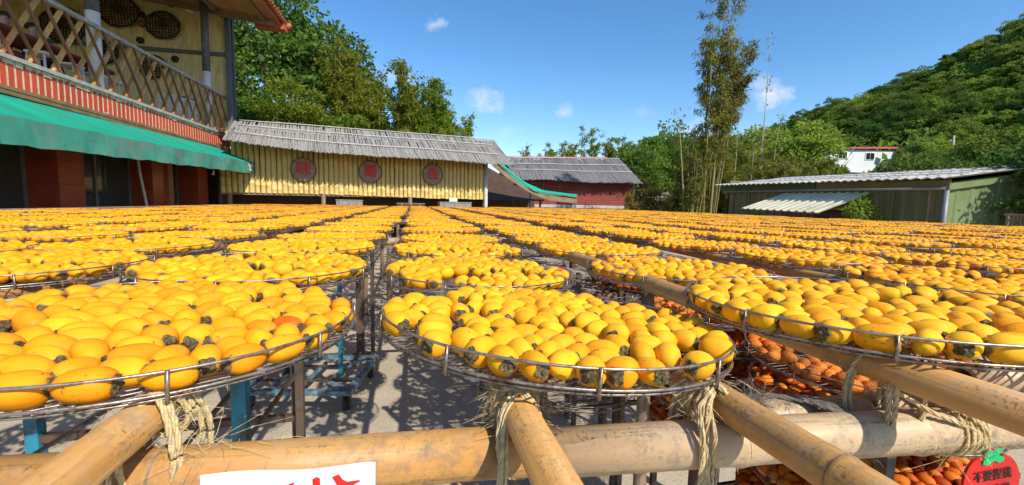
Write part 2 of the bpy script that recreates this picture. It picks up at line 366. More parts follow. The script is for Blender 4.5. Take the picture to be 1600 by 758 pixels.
b.inputs['Scale'].default_value = 1; b.inputs['Brick Width'].default_value = .40; b.inputs['Row Height'].default_value = .135; b.inputs['Mortar Size'].default_value = .020
m.set(col=m.mix(m.ramp(m.noise(v, 1.1, 6, .7), .35, .75), b.outputs['Color'], (.20,.035,.025)), rough=.8); m.bump(b.outputs['Fac'], -.5, .01) if False else None
M['brickwork'] = m.mat
# ================================================================ SETTING: ground
mb = MB(); mb.add([(-1500,-1500,-.01),(1500,-1500,-.01),(1500,1500,-.01),(-1500,1500,-.01)], [(0,1,2,3)])
tag(mb.build('ground', M['grass']), kind='structure')
mb = MB()
mb.box((3.0, 9.0, -.046), (26, 34, .1)); tag(mb.build('concrete_yard', M['concrete']), kind='structure')

# ================================================================ the two-storey house with the green awning
HX = -6.5
house = thing('awning_house', 'two storey house with lattice balcony, red tile band and long green awning', 'house', (HX, 12, 0))
def hp(p): return (p[0]-HX, p[1]-12, p[2])
def hbox(b, x0, x1, y0, y1, z0, z1): return b.box(((x0+x1)/2-HX, (y0+y1)/2-12, (z0+z1)/2), (x1-x0, y1-y0, z1-z0))
# ground floor
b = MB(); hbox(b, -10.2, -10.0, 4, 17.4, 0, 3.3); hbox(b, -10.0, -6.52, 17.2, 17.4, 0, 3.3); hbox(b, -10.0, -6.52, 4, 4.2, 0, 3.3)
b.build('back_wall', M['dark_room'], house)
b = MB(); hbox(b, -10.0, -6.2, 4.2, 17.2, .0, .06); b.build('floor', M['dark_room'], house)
b = MB(); hbox(b, -10.2, -6.51, 4, 17.75, 3.18, 3.78); b.build('floor_slab', M['soffit'], house)
for y0, y1, x1 in ((5.6, 6.3, -6.5), (9.86, 10.52, -6.5), (13.0, 13.6, -6.56), (15.28, 15.93, -6.5)):
    b = MB(); hbox(b, x1-.66, x1, y0, y1, 0, 3.18)
    p = b.build('pillar', M['pillar'], house)
    b = MB()
    for k in range(1, 7): hbox(b, x1-.666, x1+.006, y0-.006, y1+.006, k*.45-.006, k*.45+.006)
    tag(b.build('tile_joint', M['dark_room'], p), kind='stuff')
b = MB(); hbox(b, -6.62, -6.5, 13.62, 13.86, 0, 3.18); b.build('timber_post', M['wood_slat'], house)
# shop fronts between the pillars: frames, panes, counter, cabinet, curtain
def front(y0, y1, xs, panes, zsill):
    fr = MB(); hbox(fr, xs-.05, xs, y0, y1, zsill-.05, zsill); hbox(fr, xs-.05, xs, y0, y1, 2.9, 2.95)
    for k in range(panes+1):
        y = y0+(y1-y0)*k/panes; hbox(fr, xs-.045, xs+.005, y-.03, y+.03, 0.06, 2.9)
    fo = fr.build('window_frame', M['post_dark'], house)
    for k in range(panes):
        g = MB(); a = y0+(y1-y0)*k/panes+.031; e = y0+(y1-y0)*(k+1)/panes-.031
        hbox(g, xs-.03, xs-.022, a, e, zsill+.001, 2.899); g.build('pane', M['glass'], fo)
front(6.32, 9.84, -7.0, 4, 1.15); front(10.54, 12.98, -7.05, 2, 1.25); front(13.9, 15.26, -7.05, 1, 1.3)
b = MB(); hbox(b, -7.6, -7.1, 10.6, 12.0, .06, 1.62); b.build('cabinet', M['grey_panel'], house)
b = MB(); hbox(b, -7.5, -7.12, 10.6, 12.05, 1.72, 2.9); b.build('inner_panel', M['soffit'], house)
c = None
b = MB()
for k in range(5): hbox(b, -7.62, -7.56, 12.1+k*.14, 12.2+k*.14, 1.72, 2.2)
b.build('curtain', M['cream'], house)
b = MB(); hbox(b, -7.5, -7.1, 14.0, 15.2, 1.55, 1.62); hbox(b, -7.5, -7.1, 6.4, 9.7, .8, .86); b.build('shelf', M['wood_slat'], house)
b = MB(); b.bar(hp((-7.0, 14.1, 2.9)), hp((-7.0, 14.7, 1.7)), .07, .05); b.build('brace', M['wood_slat'], house)
b = MB(); b.tube([hp((-6.7, 12.62, 3.1)), hp((-6.68, 12.7, 2.2)), hp((-6.62, 12.85, 1.2)), hp((-6.6, 12.9, .6))], .03, 6); b.build('hanging_pole', M['batten'], house)
for k, (y, z) in enumerate(((6.9, 1.9), (7.6, 1.95), (8.7, 1.9))):
    b = MB(); hbox(b, -8.2, -7.9, y-.25, y+.25, z-.3, z+.25); b.build('wall_poster', M['cream'] if k % 2 == 0 else M['pillar'], house)
# red tile band with cream joints
band = MB(); hbox(band, -6.62, -6.5, 4, 17.8, 3.36, 3.80); bo = band.build('tile_band', M['mortar'], house)
bm_ = MB(); bm_.box((0, 0, 0), (.012, .104, .40)); bme = bm_.mesh('brick', M['brick_red'])
n = 92
for k in range(n):
    y = 4.08+k*.15
    if y > 17.75: break
    o = link('brick', bme, bo, hp((-6.5, y, 3.57+random.uniform(-.012, .012)))); o.scale = (1, 1, random.choice((1, 1, 1, .97, .90)))
b = MB(); hbox(b, -6.72, -6.44, 4, 18.3, 3.802, 3.87); b.build('balcony_ledge', M['cement'], house)
b = MB()
for k in range(70):   # rough cream mortar left along the broken top of the tiles
    y = 4.1+k*.195; w = random.uniform(.05, .2); hbox(b, -6.5, -6.478, y-w/2, y+w/2, 3.80-random.uniform(.02, .09), 3.801)
tag(b.build('mortar_edge', M['mortar'], house), kind='stuff')
b = MB(); hbox(b, -10, -6.46, 4, 17.76, 3.22, 3.30); hbox(b, -6.51, -6.45, 4, 17.76, 3.30, 3.36); b.build('soffit_trim', M['soffit'], house)
# lattice railing
rl = MB(); rl.bar(hp((HX, 4, 5.10)), hp((HX, 18.3, 5.16)), .10, .075); ro = rl.build('railing', M['cement'], house)
sl = MB(); sl.bar((0, -.42, .61), (0, .42, -.61), .05, .035, (1, 0, 0)); sme = sl.mesh('slat', M['wood_slat'])
s2 = MB(); s2.bar((0, .42, .61), (0, -.42, -.61), .04, .075, (1, 0, 0)); sme2 = s2.mesh('slat', M['wood_slat_pale'])
k = 0
while 4.5+k*.515 < 18.0:
    y = 4.5+k*.515
    link('slat', sme, ro, hp((HX+.03, y, 4.475+.003*(y-4)))); link('slat', sme2, ro, hp((HX-.03, y+.2, 4.475+.003*(y-4)))); k += 1
b = MB(); hbox(b, -6.56, -6.44, 18.15, 18.28, 3.8, 5.2); b.build('end_post', M['cement'], house)
# balcony posts
for y, r in ((11.37, .125), (16.63, .115), (6.2, .125)):
    b = MB(); b.tube([hp((-6.68, y, 3.8)), hp((-6.68, y, 5.5 if y < 16 else 5.75))], r, 16); p = b.build('post', M['white'], house, smooth=True)
    b = MB(); b.tube([hp((-6.68, y, 5.5 if y < 16 else 5.75)), hp((-6.68, y, 8.0))], r*.98, 16); b.build('post_upper', M['post_dark'], p, smooth=True)
for y, x in ((17.42, -6.3), (17.9, -6.36)):
    b = MB(); hbox(b, x-.07, x+.07, y-.07, y+.07, 3.87, 7.95); b.build('frame_post', M['post_dark'], house)
# end wall behind the balcony
ew = MB(); ew.hexa([hp(p) for p in ((-12.5,17.5,3.8),(-6.36,17.5,3.8),(-6.36,17.58,3.8),(-12.5,17.58,3.8),(-12.5,17.5,8.54),(-6.36,17.5,7.93),(-6.36,17.58,7.93),(-12.5,17.58,8.54))]); eo = ew.build('end_wall', M['yellow_panel'], house)
b = MB()
for k in range(15): hbox(b, -12.4+k*.42, -12.37+k*.42, 17.485, 17.50, 3.85, 8.0)
b.build('panel_seam', M['mortar'], eo)
b = MB(); b.bar(hp((-12.4, 17.44, 6.52)), hp((-6.36, 17.44, 6.58)), .1, .11); b.build('wall_rail', M['post_dark'], house)
b = MB(); hbox(b, -12.6, -12.5, 4, 17.6, 3.8, 8.5); hbox(b, -12.5, -6.52, 4.0, 17.5, 3.78, 3.80); b.build('rear_wall', M['yellow_panel'], house)
# roof: shallow slab, ochre underside, wavy orange tiles along the eave and the end
def rz(x): return 7.86+(-4.52-x)*.10
b = MB()
b.hexa([hp((-4.6, 4, rz(-4.6)-.10)), hp((-4.6, 17.6, rz(-4.6)-.10)), hp((-13, 17.6, rz(-13)-.10)), hp((-13, 4, rz(-13)-.10)),
        hp((-4.6, 4, rz(-4.6))), hp((-4.6, 17.6, rz(-4.6))), hp((-13, 17.6, rz(-13))), hp((-13, 4, rz(-13)))])
rf = b.build('roof', M['under_roof'], house, fix=True)
b = MB()
for k in range(6): b.bar(hp((-5.0-k*1.5, 4, rz(-5-k*1.5)-.16)), hp((-5.0-k*1.5, 17.55, rz(-5-k*1.5)-.16)), .09, .12)
for k in range(6): b.bar(hp((-4.7, 6+k*2.2, rz(-4.7)-.26)), hp((-9, 6+k*2.2, rz(-9)-.26)), .09, .12)
b.build('rafter', M['wood_post'], rf)
def tile(b, x, y, dx, r):
    """one barrel tile lying down the slope"""
    pts = []
    for j in range(7):
        a = math.pi*j/6; pts.append((math.cos(a)*r, math.sin(a)*r*.8))
    vs = [hp((x+q*dx, y+u, rz(x+q*dx)+.01+w+.03*q)) for q in (0, 1) for u, w in pts]+[hp((x+q*dx, y+u*.82, rz(x+q*dx)-.01+w*.8+.03*q)) for q in (0, 1) for u, w in pts]
    fs = [(i, i+1, 8+i, 7+i) for i in range(6)]+[(14+i, 21+i, 22+i, 15+i) for i in range(6)]+[(i, 14+i, 15+i, i+1) for i in range(6)]
    b.add(vs, fs)
for k in range(64):
    b = MB(); y = 17.72-k*.215
    for q in range(3): tile(b, -4.42-q*.36, y, -.40, .115)
    b.build('roof_tile', M['tile_roof'], rf, smooth=True)
b = MB()
for k in range(22): b.tube([hp((-4.35-k*.36, 17.72, rz(-4.35-k*.36)-.01)), hp((-4.74-k*.36, 17.72, rz(-4.74-k*.36)+.04))], [.125, .10], 10)
b.build('verge_tile', M['tile_roof'], rf, smooth=True)
b = MB(); hbox(b, -5.4, -4.45, 17.3, 17.68, rz(-4.9)-.30, rz(-4.9)-.10); b.build('verge_board', M['tile_roof'], rf)
# awning: sloping cloth, weathered valance with scalloped wear, steel arms
def awz(y): return 2.28+.018*(y-7.1)
N = 60; Y0, Y1 = 4.2, 16.48
top = []; bot = []; low = []
for i in range(N+1):
    y = Y0+(Y1-Y0)*i/N; s = (y-7.1)/9.4; sag = .010*math.sin(i*1.7)-.022*abs(math.sin(math.pi*(y-4.6)/1.95))
    ze = awz(y)+.375-.02*max(0, s)+sag*.5
    top.append((-6.5, y if y < 16.3 else 16.3, 3.19+.012*(y-7)-.01)); bot.append((-5.30+.015*math.sin(i*.9), y, ze)); low.append((-5.28+.02*math.sin(i*.8+1), y, awz(y)+sag+random.uniform(-.006, .006)))
b = MB(); th = .006
V = [hp(p) for r in (top, [tuple((Vector(t)*.5+Vector(q)*.5)+Vector((0, 0, -.015-.008*math.sin(i*.7)))) for i, (t, q) in enumerate(zip(top, bot))], bot) for p in r]
V2 = [(p[0], p[1], p[2]-th) for p in V]; n1 = N+1; F = []
for r in range(2):
    for i in range(N): a = r*n1+i; F.append((a, a+n1, a+n1+1, a+1))
nv = len(V)
b.add(V+V2, F+[tuple(nv+i for i in reversed(f)) for f in F]+[(i, i+1, nv+i+1, nv+i) for i in range(2*n1, 3*n1-1)]+[(N, n1+N, nv+n1+N, nv+N), (n1+N, 2*n1+N, nv+2*n1+N, nv+n1+N)])
ao = b.build('awning', M['awn_top'], house, smooth=False, fix=True)
b = MB(); V = [hp((p[0]+.004, p[1], p[2])) for p in bot]+[hp((p[0]+.01*math.sin(i*1.3), p[1], p[2])) for i, p in enumerate([tuple((Vector(q)+Vector(r))/2) for q, r in zip(bot, low)])]+[hp(p) for p in low]
V2 = [(p[0]-.006, p[1], p[2]) for p in V]; nv = len(V); F = []
for r in range(2):
    for i in range(N): a = r*n1+i; F.append((a, a+n1, a+n1+1, a+1))
b.add(V+V2, F+[tuple(nv+i for i in reversed(f)) for f in F]+[(2*n1+i, 2*n1+i+1, nv+2*n1+i+1, nv+2*n1+i) for i in range(N)])
vo = b.build('valance', M['awn_val'], ao, fix=True)
for k in range(6):   # sewn seams across cloth and valance
    i = 4+k*10; b = MB(); p, q, r_ = Vector(hp(top[i])), Vector(hp(bot[i])), Vector(hp(low[i])); m_ = (p+q)/2+Vector((0, 0, -.015-.008*math.sin(i*.7)))
    b.bar(p+Vector((0, 0, .006)), m_+Vector((0, 0, .006)), .035, .004); b.bar(m_+Vector((0, 0, .006)), q+Vector((0, 0, .006)), .035, .004); b.bar(q+Vector((.012, 0, 0)), r_+Vector((.012, 0, .01)), .035, .004, (1, 0, 0)); b.build('seam', M['awn_val'], ao)
b = MB(); b.tube([hp((-5.35, Y0, bot[0][2]-.05)), hp((-5.35, Y1, bot[-1][2]-.06))], .018, 8)
for k in range(7):
    y = 4.6+k*1.95; i = min(N, int((y-Y0)/(Y1-Y0)*N)); b.tube([hp((-6.5, y, 2.9)), hp((-5.33, y, bot[i][2]-.03))], .018, 6)
b.build('awning_frame', M['post_dark'], ao, smooth=True)
def text_mesh(s, size, ext, mat, name, parent=None, loc=(0,0,0), rot=(0,0,0), bold=0, spacing=1, shear=0):
    cu = bpy.data.curves.new(name, 'FONT'); cu.body = s; cu.size = size; cu.extrude = ext; cu.offset = bold; cu.align_x = 'CENTER'; cu.align_y = 'CENTER'; cu.space_line = spacing; cu.shear = shear; cu.resolution_u = 3
    o = bpy.data.objects.new(name, cu); COL.objects.link(o); dg = bpy.context.evaluated_depsgraph_get()
    me = bpy.data.meshes.new_from_object(o.evaluated_get(dg)); me.materials.clear(); me.materials.append(mat)
    bpy.data.objects.remove(o); q = link(name, me, parent, loc); q.rotation_euler = rot; return q
text_mesh('味衛佳\n柿園', .125, .004, M['white'], 'lettering', ao, hp((-5.268, 16.08, awz(16.1)+.17)), (R(90), 0, R(90)), .003, .95)

# things on the balcony
def wall_basket(x, z, r, ry=1.0):
    t = thing('woven_basket', '', 'basket', (x, 17.36, z), (R(90), 0, 0), 'woven baskets hung on the yellow wall')
    b = MB(); n = 22
    rim = [(math.cos(2*math.pi*i/n)*r*(1+.06*math.sin(i*2.1)), math.sin(2*math.pi*i/n)*r*ry*(1+.05*math.sin(i*1.3+1)), .01) for i in range(n)]
    b.tube(rim, .035, 6, closed=True); b.build('rim', M['basket'], t, smooth=True)
    b = MB(); k = int(r/.088)
    for i in range(-k, k+1):
        c = i/ (k+.6); w = math.sqrt(max(0, 1-c*c))
        b.tube([(c*r, -w*r*ry, 0), (c*r, 0, .07*(1-c*c)), (c*r, w*r*ry, 0)], .017, 5); b.tube([(-w*r, c*r*ry, .01), (0, c*r*ry, .08*(1-c*c)), (w*r, c*r*ry, .01)], .017, 5)
    b.build('weave', M['basket'], t, smooth=True)
    b = MB(); b.tube([(0, .1*r, .05), (0, .1*r, .10)], [.3*r, .22*r], 9); b.build('dark_boss', M['basket'], t)
    return t
for x, z, r, lb in ((-9.47, 7.66, .58, 'large dark woven basket high on the yellow wall beside the first post'), (-8.22, 7.34, .50, 'round dark woven basket on the yellow wall next to the grey post'),
                    (-9.97, 6.3, .42, 'dark woven basket half hidden behind the balcony post'), (-8.55, 5.95, .42, 'dark woven basket low on the wall behind the lattice'),
                    (-11.0, 7.05, .62, 'biggest dark woven basket above the person at the balcony table')):
    t = wall_basket(x, z, r, .86); t['label'] = lb
for x, z, s, lb in ((-8.86, 7.65, .1, 'square brown charm between two baskets on yellow wall'), (-8.87, 7.36, .13, 'round brown gourd lid below the square charm'), (-8.95, 6.82, .12, 'tan wooden knob low on the yellow wall'), (-7.95, 6.3, .12, 'small dark hook under the wall rail')):
    b = MB(); b.tube([(0, 0, 0), (0, -.05, 0), (0, -.09, .01)], [s, s*.9, s*.5], 9); o = b.build('wall_ornament', M['basket'] if s < .13 else M['wood_slat'], None, True, (x, 17.47, z)); tag(o, lb, 'ornament', 'small ornaments on the yellow wall')
t = thing('security_camera', 'small white security camera under the balcony roof', 'camera', (-7.35, 17.3, 7.9))
b = MB(); b.tube([(0, .15, .02), (0, -.25, -.03)], [.07, .08], 10); b.build('body', M['white'], t, True); b = MB(); b.box((0, .17, .04), (.12, .06, .12)); b.build('bracket', M['white'], t)
for i, (y, z, lb) in enumerate(((14.9, 3.88, 'white slatted plastic crate stacked on the balcony floor'), (15.75, 3.88, 'white plastic tub with a blue lid beside the crate'))):
    t = thing('plastic_crate', lb, 'crate', (-6.95, y, z)); b = MB(); hh = .62 if i == 0 else .75
    for k in range(5): b.box((0, 0, .06+k*(hh-.1)/4), (.42, .6, (hh-.1)/4*.62))
    b.box((0, 0, hh/2), (.37, .55, hh-.02)); b.build('slatted_body', M['white'], t)
    b = MB(); b.box((0, 0, hh+.02), (.46, .64, .05)); b.build('rim' if i == 0 else 'lid', M['white'] if i == 0 else M['blue'], t)
t = thing('balcony_table', 'long table with red cloth edge where two people sit on the balcony', 'table', (-7.35, 11.0, 3.80))
b = MB(); b.box((0, 0, .72), (.8, 3.2, .05)); b.build('table_top', M['shirt_red'], t)
for dx in (-.3, .3):
    for dy in (-1.4, 1.4): b = MB(); b.tube([(dx, dy, 0), (dx, dy, .695)], .03, 8); b.build('leg', M['white'], t, True)
for i, y in enumerate((10.2, 10.9, 11.6, 12.3)):
    t = thing('plastic_stool', ORD[i+1]+' white plastic stool along the balcony table', 'stool', (-6.85, y, 3.80), (0,0,0), 'white stools at the balcony table')
    b = MB(); b.box((0, 0, .44), (.32, .32, .04)); b.build('seat', M['white'], t)
    for dx in (-.13, .13):
        for dy in (-.13, .13): b = MB(); b.tube([(dx*1.2, dy*1.2, 0), (dx, dy, .42)], .02, 6); b.build('leg', M['white'], t, True)
def seated_person(lb, loc, rot, shirt):
    """one continuous skinned body sitting with both forearms on a table"""
    t = thing('person', lb, 'person', loc, (0, 0, rot))
    J = dict(pel=(0,0,.50), sp=(0,.02,.72), ch=(0,.05,.93), nk=(0,.06,1.06), hd=(0,.08,1.16), tp=(0,.07,1.30))
    V = list(J.values()); K = list(J); rad = dict(pel=.15, sp=.13, ch=.145, nk=.055, hd=.088, tp=.070); E = [(0,1),(1,2),(2,3),(3,4),(4,5)]; RR = [rad[k] for k in K]
    def chain(root, pts, rs):
        p = root
        for q, r in zip(pts, rs): V.append(q); RR.append(r); E.append((p, len(V)-1)); p = len(V)-1
    for s in (-1, 1):
        chain(2, [(s*.17,.05,.97),(s*.23,.10,.74),(s*.16,.30,.76),(s*.09,.42,.77),(s*.07,.49,.765)], [.065,.046,.038,.030,.022])
        chain(0, [(s*.10,.03,.50),(s*.12,.42,.50),(s*.12,.44,.10),(s*.12,.55,.04)], [.10,.07,.05,.035])
    me = bpy.data.meshes.new('body'); me.from_pydata(V, E, []); o = link('body', me, t); me.materials.append(shirt); me.materials.append(M['skin'])
    sk = o.modifiers.new('skin', 'SKIN'); 
    for i, r in enumerate(RR): me.skin_vertices[0].data[i].radius = (r, r)
    me.skin_vertices[0].data[0].use_root = True
    o.modifiers.new('sub', 'SUBSURF').levels = 1
    dg = bpy.context.evaluated_depsgraph_get(); m2 = bpy.data.meshes.new_from_object(o.evaluated_get(dg)); bpy.data.objects.remove(o)
    o = link('body', m2, t); m2.materials.clear(); m2.materials.append(shirt); m2.materials.append(M['skin'])
    for p in m2.polygons:
        p.use_smooth = True; c = p.center
        if c.z > 1.04 or (c.y > .28 and c.z > .7): p.material_index = 1
    b = MB()   # hair cap
    for ring in range(5): pass
    vs = []; n = 12
    for r in range(6):
        a = r/5*1.75
        for j in range(n): q = 2*math.pi*j/n; f = .104*math.sin(a); vs.append((math.cos(q)*f, .065+math.sin(q)*f*1.08-.012*r/5, 1.225+.10*math.cos(a)+(.05*max(0, math.sin(q))*r/5)))
    b.add(vs, [(r*n+j, r*n+(j+1) % n, (r+1)*n+(j+1) % n, (r+1)*n+j) for r in range(5) for j in range(n)]); b.build('hair', M['hair'], t, True, fix=True)
    b = MB()
    for s in (-1, 1): b.box((s*.032, .158, 1.195), (.022, .012, .012))
    b.build('eyes', M['hair'], t); b = MB(); b.tube([(0, .155, 1.19), (0, .178, 1.16)], [.010, .016], 6); b.build('nose', M['skin'], t, True)
    return t
seated_person('person with short black hair in a dark shirt sitting at the balcony table', (-7.75, 11.25, 3.80), R(-80), M['shirt_dark'])
seated_person('person with black hair in dull red sitting behind the lattice slats', (-7.85, 10.75, 3.80), R(-95), M['shirt_red'])
t = thing('red_tarpaulin', 'red tarpaulin with a white pipe edge beside the thatched ridge', 'tarpaulin', (-6.1, 17.2, 4.1))
b = MB(); b.hexa([(-.3,-.6,-.2),(.55,-.2,-.03),(.6,.6,.1),(-.3,.5,.0),(-.3,-.6,-.19),(.55,-.2,-.02),(.6,.6,.11),(-.3,.5,.01)]); b.build('cloth', M['roof_red'], t, fix=True)
b = MB(); b.tube([(-.3,.5,.04),(.2,.55,.13),(.65,.6,.12)], .045, 8); b.build('pipe_edge', M['white'], t, True)

# ================================================================ barn clad in split bamboo
PA, PB = Vector((-6.3, 16.32, 0)), Vector((3.08, 18.3, 0)); UD = (PB-PA).normalized(); BL = (PB-PA).length; NB = Vector((UD.y, -UD.x, 0))
barn = thing('bamboo_barn', 'long low barn clad in upright bamboo poles under a grey thatched roof', 'barn', tuple(PA), (0, 0, math.atan2(UD.y, UD.x)))
# local frame: x along the wall, y into the barn, z up
pole = MB(); pts = []; rs = []
for k in range(9): z = 1.92*k/8; pts.append((0, 0, z)); rs.append(.0)
vs = []; seg = [0, .30, .315, .33, .78, .795, .81, 1.25, 1.265, 1.28, 1.9]; rr = [.084, .083, .092, .083, .083, .092, .083, .082, .091, .082, .081]
for z, r in zip(seg, rr):
    for j in range(9): a = math.pi*j/8; vs.append((math.cos(a)*r, -math.sin(a)*r*.8, z))
pf = [(i*9+j, i*9+j+1, (i+1)*9+j+1, (i+1)*9+j) for i in range(10) for j in range(8)]
pole_me = []
for q in range(3):
    b = MB(); off = random.uniform(-.2, .2); b.add([(x, y, z if z in (0, 1.9) else min(1.85, max(.05, z+off))) for x, y, z in vs], pf); pole_me.append(b.mesh('bamboo_pole', M['bwall'], True))
np_ = int(BL/.166)
for k in range(np_):
    x = (k+.5)*BL/np_; o = link('bamboo_pole', random.choice(pole_me), barn, (x, random.uniform(-.01, .01), 1.62+.15+.025*math.sin(x*.6)+random.uniform(-.015, .015))); o.scale = (random.uniform(.9, 1.04), 1, .62 if x < .42 else 1); o.rotation_euler = (0, R(random.uniform(-.4, .4)), 0)
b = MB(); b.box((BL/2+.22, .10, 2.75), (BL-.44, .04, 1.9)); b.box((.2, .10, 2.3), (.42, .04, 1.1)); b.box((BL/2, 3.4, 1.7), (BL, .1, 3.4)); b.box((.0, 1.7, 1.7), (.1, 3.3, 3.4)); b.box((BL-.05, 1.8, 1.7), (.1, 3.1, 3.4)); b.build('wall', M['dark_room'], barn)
b = MB(); b.bar((0, .02, 1.74), (BL, .02, 1.79), .06, .06); b.build('base_rail', M['wood_post'], barn)
for x in (BL-.07, .25, BL*.33, BL*.66):
    b = MB(); b.tube([(x, .02 if x < BL-1 else -.09, 0), (x+.01, .02 if x < BL-1 else -.09, 1.0), (x, .03 if x < BL-1 else -.09, 3.3)], [.085, .08, .075], 10); b.build('post', M['batten'] if x > BL-1 else M['wood_post'], barn, True)
# thatched roof: a dark deck, hundreds of thin strips in three courses, two long battens
def interp(x, X, Y): return float(np.interp(x, X, Y))
EX = [-.1, 1.45, 2.7, 4.75, 7.0, 9.1, 10.2]; EZ = [3.53, 3.39, 3.31, 3.28, 3.31, 3.28, 3.27]
def eave(x): return Vector((x, -1.10, interp(x, EX, EZ)-.06))
def ridge(x): return Vector((x*.985+.05, .62, 4.22+.012*x))
deck = MB(); n = 40
vs = []
for i in range(n+1):
    x = .34+(BL+.34)*i/n; vs += [eave(x)-Vector((0, 0, .05)), ridge(x)-Vector((0, 0, .05)), Vector((ridge(x).x, 3.7, 3.35))]
deck.add(vs, [(i*3+j, i*3+3+j, i*3+4+j, i*3+1+j) for i in range(n) for j in range(2)]); dk = deck.build('roof', M['thatch_dark'], barn)
def thatch(b, ev, rd, x0, x1, step, courses, w, over=.10, lift=.02):
    for c in range(courses):
        v0 = c/courses; v1 = min(1.0, (c+1.18)/courses)
        x = x0
        while x < x1:
            x += step*random.uniform(.7, 1.3); sh = random.gauss(0, .025)
            e, r_ = ev(x), rd(x+sh); d = (r_-e); nrm = Vector((1, 0, 0)).cross(d).normalized()
            a = e+d*(v0-(over*random.uniform(.4, .95) if c == 0 else random.uniform(0, .05))); q = e+d*v1
            lf = nrm*(lift*(.6+c*.25)+random.uniform(0, .022))
            b.bar(a+lf+nrm*random.uniform(-.015, .01), q+lf, w*random.uniform(.6, 1.25), .012, nrm)
b = MB(); thatch(b, eave, ridge, .30, BL+.62, .034, 3, .032); th_o = b.build('thatch', M['thatch'], dk); tag(th_o, kind='stuff')
for v in (.30, .72, 1.0):
    b = MB(); pts = []
    for i in range(15): x = .5+(BL-.15)*i/14; pts.append(eave(x).lerp(ridge(x), v)+Vector((0, -.03, .075+random.uniform(-.008, .008))))
    b.tube(pts, .017, 6); b.build('batten', M['batten'], dk, True)
b = MB()   # shaggy thatched end
for k in range(46):
    t_ = k/45; e = eave(BL+.60).lerp(ridge(BL+.60), t_); b.bar(e+Vector((0, 0, .06)), e+Vector((.16+random.uniform(-.04, .05), random.uniform(-.06, 0), -.10-random.uniform(0, .06))), .034, .012, (1, 0, 1))
tag(b.build('thatch_end', M['thatch'], dk), kind='stuff')
# three round signs
for (x, z), ch, sz, lb in zip(((-3.82, 2.65), (-1.59, 2.68), (.76, 2.69)), '味衛佳', (.52, .50, .50),
        ('round wooden sign with red character on bamboo wall nearest the green awning', 'round wooden sign with red character in the middle of the bamboo wall', 'round wooden sign with red character near the barn corner post')):
    u = (Vector((x, PA.y+(x-PA.x)*UD.y/UD.x, 0))-PA).length
    p = PA+UD*u+NB*.13; t = thing('round_sign', lb, 'sign', (p.x, p.y, z), (R(90), 0, math.atan2(UD.y, UD.x)), 'round character signs on the bamboo wall')
    b = MB(); nn = 32; rad = .42
    for r0, r1, z0, z1 in ((rad, rad, -.05, 0),): b.tube([(0, 0, -.05), (0, 0, -.001)], rad, nn)
    b.build('board', M['disc'], t)
    b = MB(); b.ring((0, 0, .0), rad-.012, .02, 40, 6); b.build('rim', M['disc_rim'], t, True)
    for q_, (dx_, dy_) in enumerate(((0, 0), (.012, .004), (-.012, -.004), (.004, .012), (-.004, -.012))): text_mesh(ch, sz, .012, M['red_ink'], 'character', t, (dx_, dy_, .010+.0013*q_), (0, 0, 0), 0)
    if ch == '佳':
        b = MB()
        for k in range(7):
            for s in (-1, 1): b.box((s*(.26+.02*k), 0, .006), (.012, .02, .012))
        for k in range(10): b.box((-.2+random.uniform(-.05, .05), .26-k*.05, .006), (.014, .014, .012))
        b.build('peg', M['disc_rim'], t)
# dark stand under the barn with crates
for i, (x, y, w, d, h, lb) in enumerate(((-2.15, 15.95, .85, .5, 1.60, 'grey crate on the ledge under the bamboo wall, below the middle sign'), (1.55, 16.6, 1.2, .6, 1.60, 'flat grey crate under the bamboo wall by the corner post'), (-.1, 16.8, 1.0, .6, 1.52, 'dark box in the shade under the bamboo wall'))):
    t = thing('storage_box', lb, 'crate', (x, y, 0), (0, 0, .1)); 
    b = MB(); b.box((0, 0, h-.13), (w, d, .22)); b.build('body', M['crate'] if i < 2 else M['dark_room'], t)
    b = MB()
    for q in (-.33, 0, .33): b.box((q*w, -d/2-.012, h-.13), (.05, .02, .235))
    b.box((0, 0, h+.0), (w+.04, d+.04, .03)); b.build('batten', M['crate'] if i < 2 else M['wood_post'], t)
    b = MB()
    for q in (-.45, .45):
        for s in (-.4, .4): b.box((q*w, s*d, (h-.24)/2), (.07, .07, h-.24))
    b.build('stand', M['wood_post'], t)
t = thing('white_folder', 'small white folder lying on the flat crate under the barn', 'folder', (1.5, 16.5, 1.62)); b = MB(); b.box((0, 0, .05), (.3, .2, .1), Matrix.Rotation(.5, 3, 'X')); b.build('cover', M['white'], t)

# ================================================================ red brick house with thatched roof
rh = thing('red_brick_house', 'low red brick house with grey thatched roof and drain pipe', 'house', (6.2, 24, 0))
b = MB(); b.box((3.3, 2.5, 1.5), (6.7, 5, 3.0)); b.build('wall', M['brickwork'], rh)
b = MB(); b.box((3.3, -.03, 1.50), (6.75, .06, .18)); b.build('plinth', M['cement'], rh)
b = MB(); b.box((6.58, -.02, 1.5), (.16, .06, 3.0)); b.build('corner_strip', M['red_paint'], rh)
b = MB(); b.tube([(6.3, -.45, 3.02), (6.78, -.3, 2.95), (6.86, -.1, 2.75), (6.86, -.1, 0)], .07, 10); b.build('drain_pipe', M['pipe'], rh, True)
b = MB(); b.tube([(1.15, -.06, 1.6), (1.15, -.06, 3.0)], .03, 6); b.tube([(2.15, -.06, 1.6), (2.15, -.06, 3.0)], .025, 6); b.build('wall_pole', M['wood_post'], rh)
def ev2(x): return Vector((x, -.55, 3.0+.03*math.sin(x*1.3)))
def rd2(x): return Vector((x*.93+.1, 1.6, 4.30+.035*x))
dk = MB(); vs = []
for i in range(21): x = -.9+8.0*i/20; vs += [ev2(x)-Vector((0,0,.05)), rd2(x)-Vector((0,0,.05)), Vector((rd2(x).x, 5.2, 3.0))]
